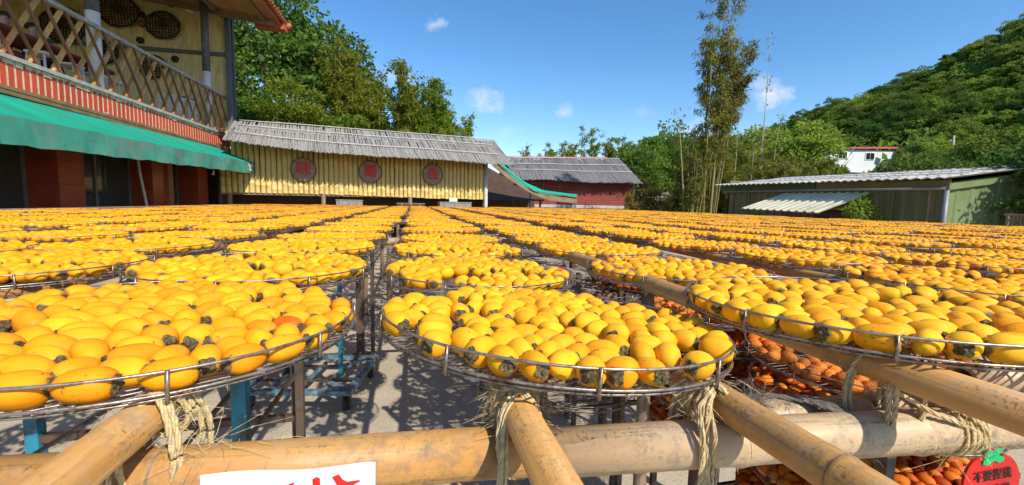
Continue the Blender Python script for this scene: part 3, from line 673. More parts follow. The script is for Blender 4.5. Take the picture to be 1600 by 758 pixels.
dk.add(vs, [(i*3+j, i*3+3+j, i*3+4+j, i*3+1+j) for i in range(20) for j in range(2)]); d2 = dk.build('roof', M['thatch_dark'], rh)
b = MB(); thatch(b, ev2, rd2, -.9, 7.05, .045, 3, .045, .10, .03); tag(b.build('thatch', M['thatch_dark'], d2), kind='stuff')
for v in (.36, .66, .97):
    b = MB(); b.tube([ev2(-.8+7.8*i/12).lerp(rd2(-.8+7.8*i/12), v)+Vector((0,-.03,.1)) for i in range(13)], .022, 6); b.build('batten', M['batten'], d2, True)
b = MB(); b.tube([rd2(-.8+7.0*i/12)+Vector((0,.05,.10)) for i in range(13)], .05, 8); b.build('ridge_cap', M['roof_red'], d2, True)

# ================================================================ curved green tarpaulin between barn and brick house
tp = thing('green_tarpaulin', 'bright green tarpaulin sagging from the barn corner towards the brick house', 'tarpaulin', (4, 19.5, 0))
far = [(4.27,20.5,1.84),(4.56,20.5,1.58),(5.37,20.5,1.02),(6.3,20.5,.66),(8.06,20.5,.5)]; near = [(3.75,19.45,1.82),(4.32,19.45,1.32),(5.0,19.45,.80),(5.95,19.45,.44),(7.67,19.45,.36)]; skirt = [(3.45,19.4,1.70),(4.2,19.4,1.14),(5.4,19.4,.44),(6.36,19.4,.14),(7.65,19.4,.04)]
def rsm(P, n=16):
    t = np.linspace(0, 1, len(P)); T = np.linspace(0, 1, n); P = np.array(P)
    return [Vector((np.interp(a, t, P[:,0])-4, np.interp(a, t, P[:,1])-19.5, np.interp(a, t, P[:,2])+H)) for a in T]
def sheet(b, A, B, th):
    n = len(A); o = Vector(th); b.add([*A, *B, *[p-o for p in A], *[p-o for p in B]], [(i, n+i, n+i+1, i+1) for i in range(n-1)]+[(2*n+i, 2*n+i+1, 3*n+i+1, 3*n+i) for i in range(n-1)]+[(n+i, 3*n+i, 3*n+i+1, n+i+1) for i in range(n-1)]+[(n-1, 2*n-1, 4*n-1, 3*n-1)])
A, B, S = rsm(far), rsm(near), rsm(skirt)
b = MB(); sheet(b, A, B, (0, 0, .012)); b.build('canopy', M['tarp'], tp, fix=True)
b = MB(); sheet(b, [p-Vector((0, 0, .02)) for p in B], S, (0, -.01, 0)); b.build('skirt', M['tarp_under'], tp, fix=True)
b = MB()
for x, y, z in ((8.0, 20.4, 2.05), (7.6, 19.5, 1.95), (5.6, 20.4, 2.4)): b.tube([(x-4, y-19.5, 0), (x-4, y-19.5, z)], .03, 8)
b.tube([(-.3, -.1, 3.45), (1.5, -.1, 2.2), (3.65, -.1, 1.95)], .025, 6); b.build('pole', M['post_dark'], tp, True)
t = thing('lean_to_shade_fill', 'lean-to behind the barn, coloured dark for the shade under the green tarpaulin', 'shelter', (3.3, 21.5, 0))
b = MB(); b.hexa([(-1.0,1.2,0),(2.0,1.2,0),(2.0,1.3,0),(-1.0,1.3,0),(-1.0,1.2,4.3),(2.0,1.2,2.75),(2.0,1.3,2.75),(-1.0,1.3,4.3)]); b.box((2.6, 1.25, 1.1), (1.2, .1, 2.2)); b.build('wall', M['dark_room'], t); b = MB(); b.hexa([(0,-.6,1.75),(3.2,-.6,1.75),(3.2,1.0,2.5),(0,1.0,2.5),(0,-.6,1.80),(3.2,-.6,1.80),(3.2,1.0,2.55),(0,1.0,2.55)]); b.build('roof', M['dark_room'], t, fix=True)  # wall and roof coloured dark to stand for the shade under the tarpaulin
for x in (.2, 1.6, 3.0): b = MB(); b.box((x, -.5, .9), (.08, .08, 1.72)); b.build('post', M['dark_room'], t)

# ================================================================ olive steel shed
sh = thing('steel_shed', 'long olive green steel shed with grey sheet roof and green fascia', 'shed', (11, 6.85, 0))
def corr(b, p0, p1, z0a, z1a, depth, pitch, up=None):   # ribbed upright sheet from p0 to p1, tops may differ
    p0, p1 = Vector(p0), Vector(p1); L = (p1-p0).length; d = (p1-p0)/L; nn = Vector((d.y, -d.x, 0)); k = int(L/pitch); xs = []
    for i in range(k+1):
        for f, o in ((0, 0), (.62, 0), (.70, depth), (.92, depth)):
            u = (i+f)*pitch
            if u <= L: xs.append((u, o))
    xs.append((L, 0)); n = len(xs); vs = []
    for u, o in xs: q = p0+d*u+nn*o; zt = z0a+(z1a-z0a)*u/L; vs += [(q.x, q.y, 0), (q.x, q.y, zt)]
    b.add(vs, [(2*i, 2*i+2, 2*i+3, 2*i+1) for i in range(n-1)])
b = MB(); corr(b, (0, 6.45, 0), (0, 0, 0), 2.33, 2.25, .035, .30); b.build('front_wall', M['shed'], sh)
b = MB(); corr(b, (0, 0, 0), (2.9, 0, 0), 2.25, 2.62, .02, .42); b.build('end_wall', M['shed_end'], sh)
b = MB(); b.box((2.9, 3.2, 1.3), (.05, 6.4, 2.6)); b.box((1.45, 6.42, 1.3), (2.9, .05, 2.55)); b.build('rear_wall', M['shed'], sh)
b = MB(); b.tube([(-.08, -.05, 2.12), (-.08, 6.6, 2.19)], .035, 8); b.build('gutter', M['pipe'], sh, True)
for k in range(9):
    b = MB(); b.bar((-.042, .25+k*.74, 0), (-.042, .25+k*.74, 2.1), .05, .012, (1, 0, 0)); b.build('wall_seam', M['wood_post'] if k % 3 == 0 else M['shed'], sh)
b = MB(); b.bar((-.05, 3.0, 2.27), (-.05, 6.75, 2.33), .05, .24); b.build('fascia', M['fascia'], sh)
b = MB(); b.bar((-.05, -.1, 2.20), (-.05, 2.97, 2.26), .05, .20); b.build('fascia', M['shed'], sh)
b = MB(); b.bar((-.02, -.06, 2.16), (2.9, -.06, 2.54), .05, .14); b.build('end_fascia', M['shed_end'], sh)
b = MB(); b.tube([(-.04, -.04, 0), (-.04, -.04, 2.2)], .05, 10); b.build('corner_pipe', M['pipe'], sh, True)
# roof of overlapping sheets with lines of ribs
for k in range(7):
    y0 = -.25+k*1.0; b = MB(); vs = []; n = 21
    for i in range(n):
        y = y0+1.03*i/(n-1); o = .02*math.cos(i*math.pi*2/4)+random.uniform(-.003, .003)
        vs += [(-.32+random.uniform(-.02, .02), y, 2.34+.012*y+o), (3.1, y, 2.75+.012*y+o)]
    vs += [(x, y, z-.012) for x, y, z in vs]; b.add(vs, [(2*i, 2*i+1, 2*i+3, 2*i+2) for i in range(n-1)]+[(2*n+2*i, 2*n+2*i+2, 2*n+2*i+3, 2*n+2*i+1) for i in range(n-1)]+[(2*i, 2*i+2, 2*n+2*i+2, 2*n+2*i) for i in range(n-1)]+[(0, 2*n, 2*n+1, 1)])
    b.build('roof_sheet', M['shed_roof'], sh)
b = MB()
for x in (.3, 1.3, 2.3): b.bar((x, -.2, 2.415+x*.12), (x, 6.6, 2.50+x*.12), .05, .012)
tag(b.build('roof_batten', M['batten'], sh), kind='stuff')
# window under the lean-to and the cream lean-to roof
b = MB(); b.box((-.03, 2.3, 1.42), (.05, 1.55, .5)); wo_ = b.build('window', M['wood_post'], sh); b = MB(); b.box((-.058, 2.3, 1.42), (.02, 1.4, .40)); b.build('pane', M['window_dark'], wo_)
lt = []
nx = 11
for k in range(nx):
    b = MB(); n = 9; vs = []
    for i in range(n):
        f = (k+i/(n-1))/nx; o = .026*(1 if (i % 8) in (2, 3, 4) else 0)
        a = Vector((-.06, 4.0-2.55*f, 2.08-.02*f+o)); e = Vector((-1.2, 4.45-2.62*f, 1.60-.06*f+o)); vs += [a, e]
    vs += [p-Vector((0, 0, .008)) for p in vs]; b.add(vs, [(2*i, 2*i+1, 2*i+3, 2*i+2) for i in range(n-1)]+[(2*n+2*i, 2*n+2*i+2, 2*n+2*i+3, 2*n+2*i+1) for i in range(n-1)]+[(2*i+1, 2*n+2*i+1, 2*n+2*i+3, 2*i+3) for i in range(n-1)])
    b.build('canopy_sheet', M['leanto'], sh)
b = MB()
for y in (4.2, 3.0, 1.95): b.tube([(-.03, y-.35, 1.75), (-1.1, y, 1.60)], .02, 6)
b.tube([(-1.1, 4.3, 1.58), (-1.1, 1.9, 1.53)], .02, 6); b.build('canopy_arm', M['wood_post'], sh)
t = thing('slatted_bench', 'small dark slatted rack in the shade at the shed end', 'rack', (11.9, 6.3, 0)); b = MB()
for k in range(6): b.box((k*.12, 0, 1.35), (.05, .04, .5))
b.build('slats', M['wood_post'], t); b = MB(); b.box((.3, 0, 1.6), (.75, .05, .05)); b.box((.3, 0, 1.1), (.75, .05, .05)); b.box((0, 0, .55), (.06, .06, 1.1)); b.box((.6, 0, .55), (.06, .06, 1.1)); b.build('frame', M['wood_post'], t)

# ================================================================ white house on the slope, small huts
wh = thing('white_house', 'white two storey house with red sheet roof among trees on the slope', 'house', (57.9, 50.2, .12), (0, 0, R(-6)))
b = MB(); b.box((5.2, 3, 8.6), (10.4, 6, 3.2)); b.build('upper_wall', M['house_white'], wh); b = MB(); b.box((5.9, 3.3, 4.5), (9.0, 5.4, 5.0)); b.build('lower_wall', M['house_white'], wh)
b = MB(); b.hexa([(-.4,-.4,10.1),(10.8,-.4,10.5),(10.8,6.4,11.2),(-.4,6.4,10.8),(-.4,-.4,10.35),(10.8,-.4,10.75),(10.8,6.4,11.45),(-.4,6.4,11.05)]); b.build('roof', M['roof_red'], wh, fix=True)
for x in (1.9, 6.3):
    b = MB(); b.box((x, -.03, 9.3), (1.5, .1, 1.1)); w_ = b.build('window', M['white'], wh)
    for dx in (-.34, .34): b = MB(); b.box((x+dx, -.09, 9.3), (.58, .06, .9)); b.build('pane', M['window_dark'], w_)
b = MB(); b.box((5.3, .56, 6.3), (3.2, .12, 2.0)); dd = b.build('shutter_door', M['blue'], wh)
for dx in (-.9, .1, 1.0): b = MB(); b.box((5.3+dx, .48, 6.5), (.55, .06, 1.4)); b.build('pane', M['window_dark'], dd)
b = MB(); b.box((5.2, -.2, 7.0), (10.6, .5, .2)); b.build('ledge', M['white'], wh)
t = thing('green_roof_hut', 'green roofed hut just behind the white house', 'hut', (57.0, 56, .2)); b = MB(); b.box((3, 2, 5.4), (6, 4, 8.8)); b.build('wall', M['house_white'], t); b = MB(); b.hexa([(-.5,-.5,10.4),(6.5,-.5,10.8),(6.5,4.5,11.2),(-.5,4.5,10.8),(-.5,-.5,10.7),(6.5,-.5,11.1),(6.5,4.5,11.5),(-.5,4.5,11.1)]); b.build('roof', M['tarp'], t, fix=True)
t = thing('grey_roof_hut', 'low hut with pale grey roof behind the bamboo clump', 'hut', (18.2, 30, 0)); b = MB(); b.box((1.6, 1.5, 1.0), (3.4, 3, 2.0)); b.build('wall', M['shed'], t); b = MB(); b.hexa([(-.4,-.5,2.0),(3.6,-.5,2.0),(3.6,3.4,2.75),(-.4,3.4,2.75),(-.4,-.5,2.06),(3.6,-.5,2.06),(3.6,3.4,2.81),(-.4,3.4,2.81)]); b.build('roof', M['shed_roof'], t, fix=True)
t = thing('utility_pole', 'pale utility pole standing among trees above the shed roof', 'pole', (64.6, 40, 0)); b = MB(); b.tube([(0,0,0),(0,0,11.0)], [.13,.09], 10); b.build('pole', M['cement'], t, True); b = MB(); b.bar((-.7,0,10.4),(.7,.3,10.4), .1, .1); b.build('crossarm', M['cement'], t)
# ================================================================ VEGETATION
def leaves(P, A, L, Wd, rng, fold=.25):
    """P (n,3) leaf bases, A (n,3) leaf axes -> diamond leaves, 2 triangles each"""
    n = len(P); A = A/np.linalg.norm(A, axis=1, keepdims=True); T = rng.normal(size=(n, 3)); S = np.cross(A, T); S /= np.linalg.norm(S, axis=1, keepdims=True)+1e-9
    U = np.cross(S, A); L = L*rng.uniform(.6, 1.3, (n, 1)); w = Wd*rng.uniform(.7, 1.2, (n, 1))
    V = np.stack([P, P+A*L*.45+S*w+U*fold*w, P+A*L, P+A*L*.45-S*w+U*fold*w], 1).reshape(-1, 3)
    F = (np.arange(n)[:, None]*4+np.array([[0, 1, 2, 3]])); return V, F
def crown_broad(seed, rx, ry, rz_, nclump, nleaf, L, Wd, cr=(.25, .42), hole=.0, flat=1.0, top=.0):
    """clumps of leaves spread through an uneven ellipsoid; returns V,F,colours with centre at the origin"""
    rng = np.random.default_rng(seed); Vs = []; Fs = []; Cs = []; o = 0; R_ = min(rx, rz_)
    lob = rng.normal(size=(6, 3)); lob /= np.linalg.norm(lob, axis=1, keepdims=True); amp = rng.uniform(-.22, .25, 6)
    for k in range(nclump):
        d = rng.normal(size=3); d /= np.linalg.norm(d)
        if d[2] < -.55: d[2] *= -.5
        s = 1+sum(a*max(0, d@l)**3 for a, l in zip(amp, lob)); rad = s*rng.uniform(.45, 1.0)**.6
        c = d*rad*np.array([rx, ry, rz_]); r = R_*rng.uniform(*cr); n = int(nleaf*rng.uniform(.6, 1.3))
        q = rng.normal(size=(n, 3)); q /= np.linalg.norm(q, axis=1, keepdims=True); q[:, 2] = np.where(q[:, 2] < -.35, -q[:, 2]*.6, q[:, 2])
        P = c+q*np.array([1, 1, flat*.75])*r*rng.uniform(.55, 1.05, (n, 1)); A = q*.7+rng.normal(size=(n, 3))*.55+np.array([0, 0, -.25])
        V, F = leaves(P, A, L, Wd, rng); Vs.append(V); Fs.append(F+o); o += len(V)
        t = np.zeros((n, 3)); t[:, 0] = np.clip(rng.uniform(.1, .9)+rng.normal(0, .18, n), 0, 1); t[:, 1] = (rng.uniform(0, 1, n) < .10+top*(d[2] > .2))*rng.uniform(.2, .9, n)
        Cs.append(np.repeat(t, 4, 0))
    return np.concatenate(Vs), np.concatenate(Fs), np.concatenate(Cs)
def trunk_mb(h, r, spread, seed, limbs=7, lean=(0, 0)):
    rnd = random.Random(seed); b = MB(); pts = [Vector((lean[0]*t*t*h+rnd.uniform(-.03, .03)*h*t, lean[1]*t*t*h+rnd.uniform(-.03, .03)*h*t, h*t)) for t in (0, .15, .35, .6, .85, 1)]
    b.tube(pts, [r*1.35, r, r*.85, r*.7, r*.45, r*.2], 9)
    for k in range(limbs):
        t = .35+.6*k/limbs; p = Vector((lean[0]*t*t*h, lean[1]*t*t*h, h*t)); a = k*2.4+rnd.uniform(-.4, .4); q = p+Vector((math.cos(a), math.sin(a), .75))*spread*rnd.uniform(.6, 1)
        b.tube([p, p.lerp(q, .5)+Vector((0, 0, -.06*spread)), q], [r*.45, r*.28, r*.08], 6)
    return b
def broad_tree(name, label, loc, h, crown, cz_, mat, seed, group=None, tr=.22, **kw):
    t = thing(name, label, 'tree', loc, (0, 0, 0), group); trunk_mb(cz_+crown[2]*.45, tr, crown[0]*.7, seed).build('trunk', M['bark'], t, True)
    V, F, C = crown_broad(seed, *crown, **kw); V = V+np.array([0, 0, cz_]); link('crown', npmesh('crown', V, F, mat, C, False), t); return t

# the big trees and bamboo behind the house and the barn
G1 = 'broad trees behind the barn'
broad_tree('broadleaf_tree', 'tall dark broadleaf tree rising beside the orange roof tiles', (-7.6, 26.5, 0), 12, (3.6, 3.2, 4.9), 7.6, M['leaf_a'], 3, G1, .3, nclump=150, nleaf=95, L=.30, Wd=.085)
broad_tree('broadleaf_tree', 'dark broadleaf tree whose top leans over the lighter bamboo', (-4.5, 28.5, 0), 12, (2.9, 2.8, 4.6), 7.4, M['leaf_a'], 5, G1, .28, nclump=105, nleaf=85, L=.30, Wd=.085, cr=(.24, .40))
broad_tree('broadleaf_tree', 'rounded dark tree half hidden by the balcony corner', (-9.2, 23.5, 0), 9, (2.6, 2.2, 3.4), 4.6, M['leaf_a'], 7, G1, .2, nclump=80, nleaf=80, L=.24, Wd=.07)
broad_tree('leafy_shrub', 'yellow green leafy shrub just above the thatched ridge', (-5.4, 21.6, 0), 6, (1.55, 1.2, 1.7), 4.75, M['leaf_b'], 9, None, .09, nclump=60, nleaf=80, L=.19, Wd=.045, top=.25)
broad_tree('leafy_shrub', 'small dark shrub between the balcony and the yellow green shrub', (-7.4, 21.5, 0), 6, (1.3, 1.1, 1.6), 4.5, M['leaf_a'], 10, None, .09, nclump=45, nleaf=80, L=.17, Wd=.045)
def bamboo(name, label, loc, culms, h, spread, seed, mat, spray=(.35, 1.0), nspray=16, nl=26, L=.20, Wd=.020, lean=(0, 0), group=None, culm='culm', r=.030, plume=.5, droop=.9, arch=.18):
    """a clump of culms that arch outwards, with drooping sprays of narrow leaves along their upper part"""
    rng = np.random.default_rng(seed); t = thing(name, label, 'bamboo', loc, (0, 0, 0), group); b = MB(); Vs = []; Fs = []; Cs = []; o = 0
    for k in range(culms):
        a = rng.uniform(0, 2*np.pi); s = spread*math.sqrt(rng.uniform(0, 1)); bx, by = math.cos(a)*s*.35, math.sin(a)*s*.35
        hh = h*rng.uniform(.72, 1.03) if k else h*1.02; tip = np.array([math.cos(a)*s+lean[0]*hh, math.sin(a)*s+lean[1]*hh]); ar = arch*rng.uniform(.3, 1.2)
        def cp(u): return np.array([bx+(tip[0]-bx)*u**1.6, by+(tip[1]-by)*u**1.6, hh*(u-ar*max(0, u-.7)**2*2)])
        us = np.linspace(0, 1, 9); b.tube([cp(u) for u in us], [max(.004, r*(1-.85*u)) for u in us], 6)
        for j in range(nspray):
            u = rng.uniform(*spray); p = cp(u); az = rng.uniform(0, 2*np.pi); bl = plume*rng.uniform(.4, 1.1)*(1.15-.55*u)
            d = np.array([math.cos(az), math.sin(az), rng.uniform(.2, .9)]); d /= np.linalg.norm(d); q = p+d*bl
            if j % 3 == 0: b.tube([p, q], [.006, .003], 3)
            n = int(nl*rng.uniform(.6, 1.4)); tt = rng.uniform(.15, 1.1, (n, 1)); P = p+(q-p)*tt+rng.normal(0, .055*plume*2, (n, 3))
            A = d*.5+rng.normal(size=(n, 3))*.55+np.array([0, 0, -droop]); V, F = leaves(P, A, L, Wd, rng); Vs.append(V); Fs.append(F+o); o += len(V)
            c = np.zeros((n, 3)); c[:, 0] = np.clip(rng.uniform(0, 1)+rng.normal(0, .2, n), 0, 1); c[:, 1] = (rng.uniform(0, 1, n) < .16)*rng.uniform(.3, 1, n); Cs.append(np.repeat(c, 4, 0))
    b.build('culm', M[culm], t, True)
    if Vs: link('foliage', npmesh('foliage', np.concatenate(Vs), np.concatenate(Fs), mat, np.concatenate(Cs), False), t)
    return t
G2 = 'bamboo clumps behind the barn'
for lb, loc, n, h, sp, sd, kw in (
    ('tall pale green bamboo clump in front of the dark broadleaf trees', (-3.7, 24.2, 0), 20, 9.3, 1.15, 21, {}),
    ('green bamboo clump sloping down beside the tallest bamboo', (-2.5, 24.3, 0), 18, 7.9, 1.15, 22, {}),
    ('low bamboo clump filling the dip between taller bamboos', (-1.4, 24.6, 0), 13, 6.1, .85, 23, {}),
    ('upright bamboo clump with a narrow pointed top over the barn ridge', (-.45, 24.0, 0), 24, 8.9, 1.05, 24, {}),
    ('upright bamboo clump next to the pointed one, slightly shorter', (1.05, 24.2, 0), 24, 8.5, 1.1, 25, {}),
    ('short rounded bamboo clump at the end of the row over the barn', (2.2, 24.1, 0), 18, 6.9, .95, 26, {}),
    ('dark bamboo undergrowth close behind the barn ridge', (-2.9, 22.5, 0), 14, 5.6, 1.7, 27, {}),
    ('bamboo undergrowth behind the far half of the barn ridge', (.9, 22.4, 0), 14, 5.3, 1.5, 28, {})):
    bamboo('bamboo_clump', lb, loc, n, h, sp, sd, M['leaf_b'], (.30, 1.0), 24, 30, .26, .033, group=G2, plume=.62, droop=.75)
# feathery bamboo tops over the brick house
for i, (lb, loc, n, h, sp, sd, ns) in enumerate((
    ('low hedge like bamboo behind the brick house roof ridge', (9.4, 31, 0), 16, 6.1, 2.0, 31, 16), ('sparse feathery bamboo tops beside the low hedge', (11.7, 32, 0), 9, 6.6, .9, 32, 13),
    ('tall feathery bamboo with two thin bare tips', (13.6, 32, 0), 9, 8.0, .8, 33, 14), ('bushy feathery bamboo over the end of the brick house', (15.6, 32, 0), 12, 7.2, 1.0, 34, 17), ('feathery bamboo leaning out past the brick house', (17.4, 32, 0), 10, 7.0, .9, 35, 14))):
    bamboo('bamboo_clump', lb, loc, n, h, sp, sd, M['leaf_b'], (.5, 1.0), ns, 24, .28, .034, group='feathery bamboos behind the brick house', plume=.55)
for x, h, lx in ((12.9, 8.0, .01), (14.4, 8.3, .05)):
    bamboo('bamboo_clump', ('thin bare bamboo shoot standing straight over the brick house' if lx < .03 else 'thin bare bamboo shoot leaning sideways over the brick house'), (x, 32, 0), 1, h, .2, int(x*10), M['leaf_b'], (.7, 1), 4, 6, .25, .02, (lx, 0), 'bare shoots over the brick house', r=.02)
# the tall bamboo in the middle of the right half and its neighbours
bamboo('tall_bamboo', 'tallest bamboo with dark shaggy crown reaching out of the picture', (12.3, 16.3, 0), 8, 11.0, .9, 41, M['leaf_c'], (.44, 1.0), 27, 46, .20, .022, (-.004, 0), None, 'culm', .055, .75, 1.0, .12)
bamboo('tall_bamboo', 'tall bamboo whose plumes lean towards the hill beside the tallest one', (12.9, 16.5, 0), 4, 8.5, .9, 43, M['leaf_c'], (.60, 1.0), 32, 46, .20, .022, (.125, 0), None, 'culm', .04, .7, .7, .3)
bamboo('tall_bamboo', 'shorter brown tinged bamboo at the foot of the tallest one', (11.55, 16.2, 0), 8, 5.0, 1.0, 44, M['leaf_c'], (.35, 1.0), 12, 30, .18, .021, (-.03, 0), None, 'culm', .035, .55)
for i, (lb, loc, n, h, sp, sd) in enumerate((
    ('olive bamboo thicket between the tall bamboo and the thin culms', (14.5, 17.2, 0), 16, 4.9, 1.3, 51), ('bright bamboo thicket under the thin bare culms', (16.4, 17.6, 0), 16, 4.6, 1.3, 52),
    ('bamboo thicket close behind the shed fascia', (15.2, 15.2, 0), 14, 3.6, 1.2, 53), ('yellowish bamboo thicket where the shed roof begins', (17.6, 16.6, 0), 14, 4.0, 1.3, 54),
    ('dry tinted bamboo thicket at the foot of the tall bamboo', (12.9, 17.6, 0), 14, 4.0, 1.2, 55), ('bamboo thicket in front of the grey roofed hut', (10.5, 18.2, 0), 8, 2.9, .8, 56), ('low weeds and bamboo beyond the last trays', (11.6, 17.3, 0), 10, 2.4, 1.0, 57))):
    bamboo('bamboo_thicket', lb, loc, n, h, sp, sd, M['leaf_c'], (.2, 1.0), 19, 34, .19, .022, group='bamboo thickets by the shed', plume=.6)
for i, (x, y, h, lx, lb) in enumerate(((15.75, 17, 9.6, -.005, 'tallest thin bare culm against the sky'), (15.6, 17.0, 7.9, .02, 'bare culm just beside the tallest bare one'), (16.2, 17, 6.5, .075, 'slanting bare culm with a curled tip'),
                                   (14.0, 16.6, 5.8, .0, 'single yellow culm nearest the tall shaggy bamboo'), (11.3, 16.2, 5.9, -.11, 'thin culm leaning away over the grey roofed hut'), (15.0, 16.8, 4.9, .02, 'short bare culm in the olive thicket'))):
    bamboo('bare_culm', lb, (x, y, 0), 1, h, .02, 600+i, M['leaf_c'], (.72, 1.0), 9, 4, .16, .018, (lx, 0), 'thin bare culms', 'culm_pale', .030, .4)
# trees near the shed and in the middle distance
dk_ = 'dark shade tree overhanging the end of the steel shed'
broad_tree('shade_tree', dk_, (13.75, 5.9, 0), 6, (1.45, 1.6, 1.5), 1.95, M['leaf_a'], 61, None, .14, nclump=100, nleaf=110, L=.15, Wd=.042, cr=(.24, .42))
broad_tree('garden_shrub', 'small leafy shrub in front of the shed window', (10.35, 8.0, 0), 2, (.46, .42, .50), 1.40, M['leaf_b'], 62, None, .03, nclump=26, nleaf=34, L=.10, Wd=.024)
GM = 'trees on the flat land below the hill'
MID = [('bushy green tree in front of the white house', (54.5, 43, 0), (4.2, 3.6, 3.0), 1.7, 'leaf_h', 71), ('bright rounded tree covering the side of the white house', (65.0, 42, 0), (4.4, 4, 3.4), 3.9, 'leaf_h', 72),
       ('dark dense tree between the white house and the shed roof', (56.5, 34, 0), (5.2, 4, 3.6), 3.4, 'leaf_a', 73), ('large light crowned tree above the shed roof end', (63, 33, 0), (6.5, 5, 3.8), 6.0, 'leaf_h', 74),
       ('dark tree above the shade tree at the picture edge', (52, 24, 0), (4.8, 4.2, 4.0), 3.6, 'leaf_a', 75), ('yellow green tree spreading above the shed end', (66, 28, 0), (6, 5, 4.2), 6.6, 'leaf_h', 76),
       ('feathery green tree behind the thin bare culms', (27.5, 26, 0), (2.5, 2.2, 2.3), 4.2, 'leaf_h', 77), ('small dark tree between the thicket and the white house', (33.2, 30.5, 0), (2.2, 2, 2.0), 2.3, 'leaf_a', 78),
       ('broad dark tree behind the bamboo thicket', (34, 36, 0), (4.6, 4, 3.4), 4.6, 'leaf_h', 79), ('dense tree left of the tall bamboo below the ridge', (23, 36, 0), (3.4, 3, 3.4), 4.0, 'leaf_a', 80),
       ('rounded tree at the end of the brick house', (17.0, 30.5, 0), (2.0, 1.8, 2.7), 2.9, 'leaf_h', 81), ('dark tree beside the brick house drain pipe', (15.3, 27, 0), (1.3, 1.3, 2.0), 1.9, 'leaf_a', 82),
       ('shaded tree behind the grey roofed hut', (20.5, 33, 0), (2.6, 2.2, 2.8), 2.9, 'leaf_a', 83), ('tree with pale clumps behind the tall bamboo', (27, 40, 0), (4.2, 3.6, 4.0), 4.6, 'leaf_h', 84), ('dark tree peeping over the hut and thicket', (16.6, 22.5, 0), (1.5, 1.4, 1.7), 1.6, 'leaf_a', 85),
       ('green tree behind the thicket near the shed roof', (27.5, 24.5, 0), (2.2, 2.0, 1.7), 1.7, 'leaf_h', 86), ('yellowish tree at the picture edge above the shed', (40, 15, 0), (3.4, 3.2, 2.8), 4.0, 'leaf_h', 87), ('dark bushy tree beside the utility pole', (46, 30.5, 0), (3.6, 3.2, 2.9), 2.9, 'leaf_a', 88)]
for lb, loc, cr_, cz_, mt, sd in MID:
    d_ = math.hypot(loc[0], loc[1]); lf = max(.16, d_*.0075)
    broad_tree('valley_tree', lb, loc, 0, cr_, cz_+1.2, M[mt], sd, GM, .2, nclump=70, nleaf=70, L=lf, Wd=lf*.30, cr=(.22, .40))
t = thing('bare_tree', 'slender pale leafless tree leaning in front of the white house', 'tree', (31.5, 27.5, 0)); b = MB(); b.tube([(0,0,0),(.3,0,2),(1.0,0,4.2),(2.3,-.2,6.6)], [.12,.10,.07,.02], 8); b.build('trunk', M['culm_pale'], t, True)
b = MB()
for k in range(9):
    u = .35+k*.07; p = Vector((2.3*u**1.6, -.2*u, 6.6*u)); a = k*2.1; b.tube([p, p+Vector((math.cos(a)*.7+.3, math.sin(a)*.6, .9))*.9], [.03, .008], 5)
b.build('branches', M['culm_pale'], t, True)
V, F, C = crown_broad(90, .9, .8, 1.0, 14, 22, .22, .06); link('crown', npmesh('crown', V+np.array([2.2, -.2, 6.7]), F, M['leaf_b'], C, False), t)

# ---------------------------------------------------------------- the wooded hill
AZ = [-1.6, -.3, .25, .37, .456, .56, .635, .72, .764, .81, .866, .92, .966, 1.012, 1.055, 1.07, 1.2, 1.6, 2.2]
CR = [.0, .0, .035, .080, .095, .128, .155, .155, .170, .192, .212, .228, .250, .276, .294, .300, .34, .27, .0]
def crest(az): return float(np.interp(az, AZ, CR))
def crest_d(az): return 230-85*min(1, max(0, (az-.45)/.6))
def hill_z(r, az):
    D = crest_d(az); zc = crest(az)*D-6.9+H
    if zc < .2: return -.6
    r0 = 58; t = (r-r0)/(D-r0)
    if t <= 0: return -.6
    if t > 1: return max(-.6, zc*(1-.25*(t-1)**2))
    return -.6+(zc+.6)*(.75*t+.25*t*t*(3-2*t))+1.5*math.sin(az*23+r*.05)*t*(1-t)*4
na, nr = 120, 44; V = []; F = []
for i in range(na+1):
    az = -.35+2.5*i/na
    for j in range(nr+1): r = 55+(420-55)*(j/nr)**1.3; V.append((math.sin(az)*r, math.cos(az)*r, hill_z(r, az)))
for i in range(na):
    for j in range(nr): a = i*(nr+1)+j; F.append((a, a+1, a+nr+2, a+nr+1))
hm = bpy.data.meshes.new('hill'); hm.from_pydata(V, [], F); hm.materials.append(M['grass']); hm.polygons.foreach_set('use_smooth', [True]*len(F)); tag(link('hill', hm), kind='structure')
kinds = []
for q in range(7):
    sd = 100+q; fl = (1.0, .8, .6, .9, .55, 1.0, .75)[q]
    V, F, C = crown_broad(sd, 1, 1, (.85, .75, .55, 1.0, .5, .7, .8)[q], 80, 120, .066, .025, (.17, .32), flat=fl); kinds.append(npmesh('hillside_tree', V, F, M['leaf_h'] if q != 3 else M['leaf_a'], C, False))
KW = ('domed', 'rounded', 'spreading', 'dark upright', 'flat crowned', 'bushy', 'billowing')
rng = np.random.default_rng(77); spots = []
for k in range(20000):
    az = rng.uniform(.36, 1.13); D = crest_d(az); t = rng.uniform(.0, 1.06); r = 62+(D-62)*t; x, y = math.sin(az)*r, math.cos(az)*r
    if hill_z(r, az) < .5 and t > .3: continue
    if abs(x-65) < 11 and abs(y-52) < 8: continue
    s = rng.uniform(2.1, 3.9)*(.80+.3*t)
    if all((x-a)**2+(y-b)**2 > ((s+c)*.62)**2 for a, b, c in spots): spots.append((x, y, s))
    if len(spots) >= 640: break
spots.sort(key=lambda q: -q[2]/math.hypot(q[0], q[1]))
htrees = {}
fV, fF, fC, fo = [], [], [], 0
